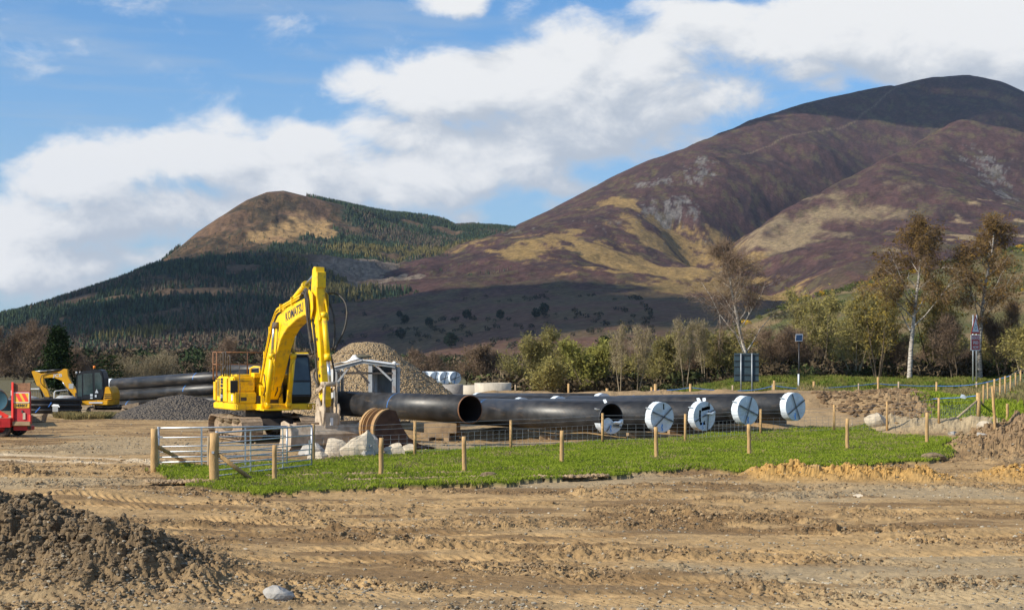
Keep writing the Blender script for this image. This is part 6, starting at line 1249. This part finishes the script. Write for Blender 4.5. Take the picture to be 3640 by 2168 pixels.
for (px, py, sx, lb, m) in ((102, 1418, 1.1, 'low grey sheeted bundle on the thin pipes', 'grey'), (232, 1416, 1.1, 'pale sacking heaped on the thin pipes by the digger', 'lgrey'), (60, 1415, .9, 'dark tarpaulin roll by the ramp', 'black')):
    q = P(px, py, 78.3); o = bm_obj(icolump(random.Random(px), (sx*.5, .4, .17), (0, 0, 0), sub=3, amp=.25), 'sheeted_bundle', M[m], smooth=True); o.location = (q.x, q.y, q.z); tag(o, lb, 'bundle')
# soil lumps on the turf
for (px, py, r_, lb) in ((1167, 1704, .20, 'dark clod lying on the turf between gate and first stake'), (3317, 1640, .35, 'brown clod at the edge of the turf'), (1738, 1706, .22, 'tan soil lump behind the second near stake')):
    v = hit(px, py); o = bm_obj(icolump(random.Random(px), (r_, r_*.8, r_*.45), (0, 0, 0), sub=3, amp=.4), 'clod', M['soil']); o.location = (v.x, v.y, v.z+.12); tag(o, lb, 'clod')
# ================================================================== TREES
def tubes_np(S, n=5):
    S = np.array(S, float); p0, p1, r0, r1 = S[:, :3], S[:, 3:6], S[:, 6], S[:, 7]; d = p1-p0; d /= np.linalg.norm(d, axis=1, keepdims=True)+1e-9
    u = np.cross(d, [0.3, .1, .95]); u /= np.linalg.norm(u, axis=1, keepdims=True)+1e-9; v = np.cross(d, u); a = np.linspace(0, 2*np.pi, n, endpoint=False)
    o = np.cos(a)[None, :, None]*u[:, None]+np.sin(a)[None, :, None]*v[:, None]
    V = np.concatenate([p0[:, None]+o*r0[:, None, None], p1[:, None]+o*r1[:, None, None]], 1).reshape(-1, 3); b = (np.arange(len(S))*2*n)[:, None, None]; i = np.arange(n)
    return V, (b+np.stack([i, (i+1) % n, n+(i+1) % n, n+i], 1)[None]).reshape(-1, 4)
KIND = dict(  # stems, first branch height, branch angle, branch length, droop, sub branches, twigs, twig length, leaves, leaf size
 birchr=dict(stems=1, h0=.30, ang=38, bl=.46, droop=.55, nb=20, nt=5200, tl=.9, nl=7500, ls=.13, bark='birch', twig='twigr', leaf='leafr', curve=.3, cut=.02),
 birchb=dict(stems=1, h0=.16, ang=36, bl=.58, droop=.35, nb=17, nt=5500, tl=.9, nl=600, ls=.09, bark='birch', twig='twig', leaf='leafd', curve=.35, cut=.02),
 willow=dict(stems=5, h0=.12, ang=40, bl=.42, droop=.0, nb=9, nt=3800, tl=.7, nl=6500, ls=.13, bark='barkp', twig='twigg', leaf='leafo', curve=.4, cut=0),
 bright=dict(stems=6, h0=.08, ang=36, bl=.40, droop=.0, nb=9, nt=2600, tl=.6, nl=9500, ls=.15, bark='barkp', twig='twigg', leaf='leafg', curve=.35, cut=0),
 bare=dict(stems=2, h0=.15, ang=38, bl=.50, droop=-.1, nb=14, nt=5200, tl=.8, nl=500, ls=.10, bark='bark', twig='twig', leaf='leafd', curve=.4, cut=0),
 pale=dict(stems=2, h0=.30, ang=26, bl=.34, droop=-.2, nb=11, nt=1500, tl=.7, nl=300, ls=.09, bark='barkp', twig='twigp', leaf='leafo', curve=.25, cut=0),
 palebush=dict(stems=8, h0=.10, ang=45, bl=.5, droop=-.1, nb=9, nt=4200, tl=.6, nl=200, ls=.09, bark='barkp', twig='twigp', leaf='leafd', curve=.4, cut=0),
 oak=dict(stems=1, h0=.22, ang=58, bl=.55, droop=.0, nb=13, nt=5200, tl=.6, nl=1500, ls=.12, bark='bark', twig='twig', leaf='leafd', curve=.8, cut=0),
 russet=dict(stems=5, h0=.12, ang=36, bl=.42, droop=.0, nb=9, nt=3600, tl=.7, nl=5200, ls=.13, bark='bark', twig='twigg', leaf='leafy', curve=.35, cut=0),
)
def tree(kind, label, px, ytop, ybase, half, Y, seed, group=None, name='tree', cat='tree'):
    K = KIND[kind]; rg = np.random.default_rng(seed); s = Y/F; H = (ybase-ytop)*s; Wd = half*s; X = (px-CX)*s; zt = CH+(HY-ytop)*s; z0 = max(gz(X, Y)-.2, zt-H*1.25); H = zt-z0
    S = []; tips = []          # limb segments; (point, direction, weight)
    def limb(p, d, L, r, depth, up):
        n = 5 if depth == 0 else 4; pts = [p]; q = p.copy(); dd = d.copy(); rr = r
        for i in range(n):
            dd = dd+rg.normal(0, K['curve']*(.18 if depth == 0 else .30), 3)+np.array([0, 0, up*.16]); dd /= np.linalg.norm(dd); q2 = q+dd*L/n; r2 = r*(1-.80*(i+1)/n)
            S.append([*q, *q2, rr, r2, depth]); q = q2; rr = r2; pts.append(q)
        return pts, dd
    for k in range(K['stems']):
        a = rg.uniform(0, 6.28); sp = .0 if K['stems'] == 1 else rg.uniform(.1, .42); d = np.array([math.cos(a)*sp, math.sin(a)*sp, 1.]); d /= np.linalg.norm(d)
        Ls = H*(1. if K['stems'] == 1 else rg.uniform(.72, .98)); r0 = max(.05, H*(.0165 if K['stems'] == 1 else .010)); pts, _ = limb(np.array([math.cos(a)*.15*(K['stems'] > 1), math.sin(a)*.15*(K['stems'] > 1), 0.]), d, Ls, r0, 0, .12)
        pts = np.array(pts)
        for j in range(K['nb']):
            t = K['h0']+(.97-K['h0'])*(j+rg.uniform(0, 1))/K['nb']; f = t*(len(pts)-1); i = min(int(f), len(pts)-2); p = pts[i]+(pts[i+1]-pts[i])*(f-i)
            az = rg.uniform(0, 6.28); an = R(K['ang']*rg.uniform(.7, 1.25)); d = np.array([math.cos(az)*math.sin(an), math.sin(az)*math.sin(an), math.cos(an)])
            L = H*K['bl']*(1.08-t)*rg.uniform(.7, 1.15)/(1 if K['stems'] == 1 else 1.15); bp, be = limb(p, d, L, r0*(1-t*.8)*.42, 1, .5-K['droop'])
            bp = np.array(bp)
            for m in range(4):
                f = rg.uniform(1., len(bp)-1.001); i = int(f); q = bp[i]+(bp[i+1]-bp[i])*(f-i); d2 = be+rg.normal(0, .55, 3); d2 /= np.linalg.norm(d2)
                sp_, se = limb(q, d2, L*rg.uniform(.28, .55), r0*.12, 2, .3-K['droop']); tips += [(x, se) for x in sp_[1:]]
            tips += [(x, be) for x in bp[2:]]
    S = np.array(S); T = np.array([t[0] for t in tips]); D = np.array([t[1] for t in tips])
    rad = np.percentile(np.hypot(T[:, 0], T[:, 1]), 93); kx = Wd/rad; kz = H/max(T[:, 2].max(), 1e-3)
    sc = np.array([kx, kx, kz]); S[:, :3] *= sc; S[:, 3:6] *= sc; T *= sc
    t = thing(name, label, cat, (X, Y, z0), 0, group)
    V, Fc = tubes_np(S[:, :8]*1.0); arrays('trunk', V, Fc, M[K['bark']], t, smooth=True)
    # crown: fine twigs and buds
    n = int(K['nt']*1.6); ix = rg.integers(0, len(T), n); p = T[ix]+rg.normal(0, .22, (n, 3)); d = D[ix]*.7+rg.normal(0, .5, (n, 3))+np.array([0, 0, -K['droop']*1.3+.12]); d /= np.linalg.norm(d, axis=1, keepdims=True)
    L = K['tl']*rg.uniform(.4, 1.3, n)*min(1.2, H/9); wv = np.cross(d, rg.normal(0, 1, (n, 3))); wv /= np.linalg.norm(wv, axis=1, keepdims=True); wd = .000105*Y
    tw = np.stack([p-wv*wd, p+wv*wd, p+d*L[:, None]], 1); ends = p+d*L[:, None]*rg.uniform(.3, 1, (n, 1))
    m = int(K['nl']); jx = rg.integers(0, n, m); c = ends[jx]+rg.normal(0, .12, (m, 3)); ls = K['ls']*rg.uniform(.6, 1.4, (m, 1, 1))*(Y/120)
    lf = c[:, None]+rg.normal(0, .55, (m, 3, 3))*ls
    V = np.concatenate([tw.reshape(-1, 3), lf.reshape(-1, 3)]); V[:, 2] = np.maximum(V[:, 2], .02)
    arrays('crown', V, np.arange(len(V)).reshape(-1, 3), [M[K['twig']], M[K['leaf']]], t, mi=np.r_[np.zeros(n), np.ones(m)])
    return t
def conifer(label, px, ytop, ybase, half, Y, seed, layered=False):
    rg = np.random.default_rng(seed); s = Y/F; X = (px-CX)*s; z0 = gz(X, Y)-.2; zt = CH+(HY-ytop)*s; H = zt-z0; Wd = half*s
    t = thing('cedar_tree' if layered else 'pine_tree', label, 'tree', (X, Y, z0)); MB().tube([(0, 0, 0), (.1, 0, H*.5), (0, 0, H*.97)], [H*.03, H*.018, .02], 8).build('trunk', M['bark'], t)
    n = 26 if layered else 95; V = []; S = []
    for i in range(n):
        u = (i+rg.uniform(0, 1))/n; z = H*(.12+.86*u) if not layered else H*(.30+.66*(math.floor(u*8)/8)+rg.uniform(-.01, .01)); L = Wd*((1-u)**.75*1.0+.10)*rg.uniform(.65, 1.15) if not layered else Wd*(1.05-.75*u)*rg.uniform(.7, 1.1); a = rg.uniform(0, 6.28)
        dz = rg.uniform(.0, .30)*L if not layered else rg.uniform(-.05, .12)*L; e = np.array([math.cos(a)*L, math.sin(a)*L, dz]); b = np.array([0, 0, z]); S.append([*b, *(b+e), .06, .02])
        k = int((70 if layered else 120)*(.4+L/Wd)); q = rg.uniform(.15, 1.05, (k, 1)); c = b+e*q+rg.normal(0, 1, (k, 3))*np.array([.34, .34, .10 if layered else .30])*(.7+.4*(1-q)); sz = .17*Y/110
        V.append((c[:, None]+rg.normal(0, .5, (k, 3, 3))*sz*np.array([1, 1, .45 if layered else .9])).reshape(-1, 3))
    v, f = tubes_np(S, 4); arrays('limbs', v, f, M['bark'], t); V = np.concatenate(V); V[:, 2] = np.maximum(V[:, 2], .02)
    arrays('crown', V, np.arange(len(V)).reshape(-1, 3), M['needle'], t); return t
gr = 'trees along the far side of the road'
thick = [(px, 1195+(i*37 % 60), 95, 136+(i*13 % 9)) for i, px in enumerate(range(1990, 3700, 88))]
for i, (px, yt, hf, Y) in enumerate(thick): tree('bare' if i % 3 else 'willow', 'brown thicket tree filling the far hedge behind the road', px, yt+(30 if px < 2500 else 0), 1392, hf, Y, 60+i, 'thicket trees filling the far hedge', 'thicket_tree')
for a in [
 ('birchr', 'russet leafed birch with white trunk between the solar post and the red sign', 3232, 778, 1322, 150, 124, 1, gr, 'birch_tree'),
 ('birchr', 'tall russet topped birch standing right behind the red triangle sign', 3484, 776, 1325, 140, 126, 2, gr, 'birch_tree'),
 ('birchb', 'leafless white stemmed birch rising behind the dark sign back', 2672, 868, 1375, 150, 122, 3, gr, 'birch_tree'),
 ('willow', 'wide olive willow standing behind the wide concrete ring', 1858, 1180, 1400, 115, 132, 4, gr, 'willow_tree'),
 ('willow', 'low olive brown bush at the foot of the wide olive willow', 1930, 1285, 1400, 75, 124, 5, gr, 'bush', 'bush'),
 ('oak', 'gnarled bare oak beyond the white capped pipe ends', 1650, 1235, 1400, 85, 150, 6, gr, 'oak_tree'),
 ('bright', 'dense bright green willow in the middle of the tree line', 2092, 1228, 1400, 84, 128, 7, gr, 'willow_tree'),
 ('pale', 'bare sapling with pale trunk next to the bright green willow', 2205, 1165, 1395, 50, 124, 8, gr, 'sapling_tree'),
 ('pale', 'second bare sapling with pale trunk beyond the thick roped stake', 2262, 1175, 1395, 48, 126, 9, gr, 'sapling_tree'),
 ('willow', 'olive willow mixed with the bare saplings', 2340, 1195, 1395, 90, 132, 10, gr, 'willow_tree'),
 ('pale', 'slender bare tree left of the dark sign back, nearer the willow', 2436, 1148, 1392, 50, 126, 11, gr, 'sapling_tree'),
 ('pale', 'slender bare tree nearest the dark sign back', 2506, 1150, 1392, 52, 128, 12, gr, 'sapling_tree'),
 ('willow', 'olive bush crowding the dark sign back', 2585, 1185, 1390, 80, 130, 13, gr, 'willow_tree'),
 ('bare', 'brown bare thicket under the leafless birch', 2745, 1180, 1380, 95, 132, 14, gr, 'thicket_tree'),
 ('bare', 'brown bare thicket around the solar post', 2850, 1175, 1370, 85, 134, 15, gr, 'thicket_tree'),
 ('willow', 'rounded green willow behind the solar post', 2925, 1035, 1350, 125, 136, 16, gr, 'willow_tree'),
 ('willow', 'many stemmed willow between the solar post and the russet birch', 3035, 1060, 1345, 105, 128, 17, gr, 'willow_tree'),
 ('russet', 'gold green bush leaning on the birch from the solar post side', 3120, 1010, 1340, 95, 126, 18, gr, 'willow_tree'),
 ('russet', 'gold green bush between the two russet birches', 3335, 1010, 1335, 95, 130, 19, gr, 'willow_tree'),
 ('bare', 'dark bare shrub below the bush between the birches', 3390, 1130, 1335, 80, 124, 20, gr, 'thicket_tree'),
 ('bare', 'dark bare shrub past the red sign', 3560, 1085, 1340, 75, 126, 21, gr, 'thicket_tree'),
 ('willow', 'leafy shrub on the verge past the red sign', 3640, 1130, 1340, 80, 122, 22, gr, 'willow_tree'),
 ('bare', 'dark bare shrub behind the foot of the russet birch', 3190, 1150, 1340, 80, 128, 23, gr, 'thicket_tree'),
 ('bare', 'dark bare thicket between the gravel heap and the gnarled oak', 1500, 1250, 1410, 80, 155, 24, gr, 'thicket_tree'),
 ('bare', 'dim bare tree between the gnarled oak and the wide willow', 1745, 1255, 1400, 60, 150, 25, gr, 'thicket_tree'),
 ('oak', 'dark bent tree between the wide willow and the bright willow', 1985, 1250, 1400, 50, 150, 26, gr, 'oak_tree'),
 ('bare', 'large bare tree behind the trailer ramp', 75, 1150, 1430, 135, 140, 31, 'trees behind the small digger', 'bare_tree'),
 ('bare', 'bare tree at the picture edge behind the trailer', -55, 1175, 1430, 120, 138, 32, 'trees behind the small digger', 'bare_tree'),
 ('bare', 'low bare tree between the pine and the cedar', 312, 1250, 1420, 70, 138, 33, 'trees behind the small digger', 'bare_tree'),
 ('palebush', 'pale twiggy bush between the cedar and the pipe cap', 462, 1268, 1415, 62, 132, 34, 'trees behind the small digger', 'bush', 'bush'),
 ('palebush', 'round pale twiggy bush above the stacked pipes', 580, 1256, 1410, 72, 134, 35, 'trees behind the small digger', 'bush', 'bush'),
 ('bare', 'dim brown tree above the excavator guard rail', 760, 1215, 1410, 95, 160, 36, 'trees behind the small digger', 'bare_tree'),
 ('bare', 'dim brown tree seen under the raised boom', 1060, 1235, 1410, 90, 165, 37, 'trees behind the small digger', 'bare_tree')]: tree(*a)
conifer('dark broad pine behind the arm of the small digger', 205, 1168, 1410, 78, 128, 41); conifer('dark flat topped cedar above the cab of the small digger', 387, 1250, 1410, 62, 128, 42, True)
conifer('dark pointed conifer among the bare saplings', 2150, 1205, 1395, 40, 146, 43)
v = P(2350, 1352, 150); o = MB().box(-.9, .9, 0, 2, 0, .75).prism([(-1., .75), (1., .75), (.8, .9), (-.8, .9)], -.1, 2.1).build('shed', M['white']); o.location = P(2478, 1362, 142); tag(o, 'small white roofed shed glimpsed through the saplings', 'shed')
# ================================================================== AIR
def haze():
    m = bpy.data.materials.new('haze_air'); m.use_nodes = True; m.node_tree.nodes.clear(); k = NT(m.node_tree)
    p = k('ShaderNodeVolumePrincipled', {'Color': (.62, .76, 1.0, 1), 'Density': HAZE, 'Anisotropy': .2}); k.l.new(p.outputs[0], k('ShaderNodeOutputMaterial').inputs['Volume'])
    o = MB().box(-9000, 9000, -420, 7600, -40, 1020).build('haze', m); tag(o, kind='stuff')
HAZE = 3.4e-5
haze()
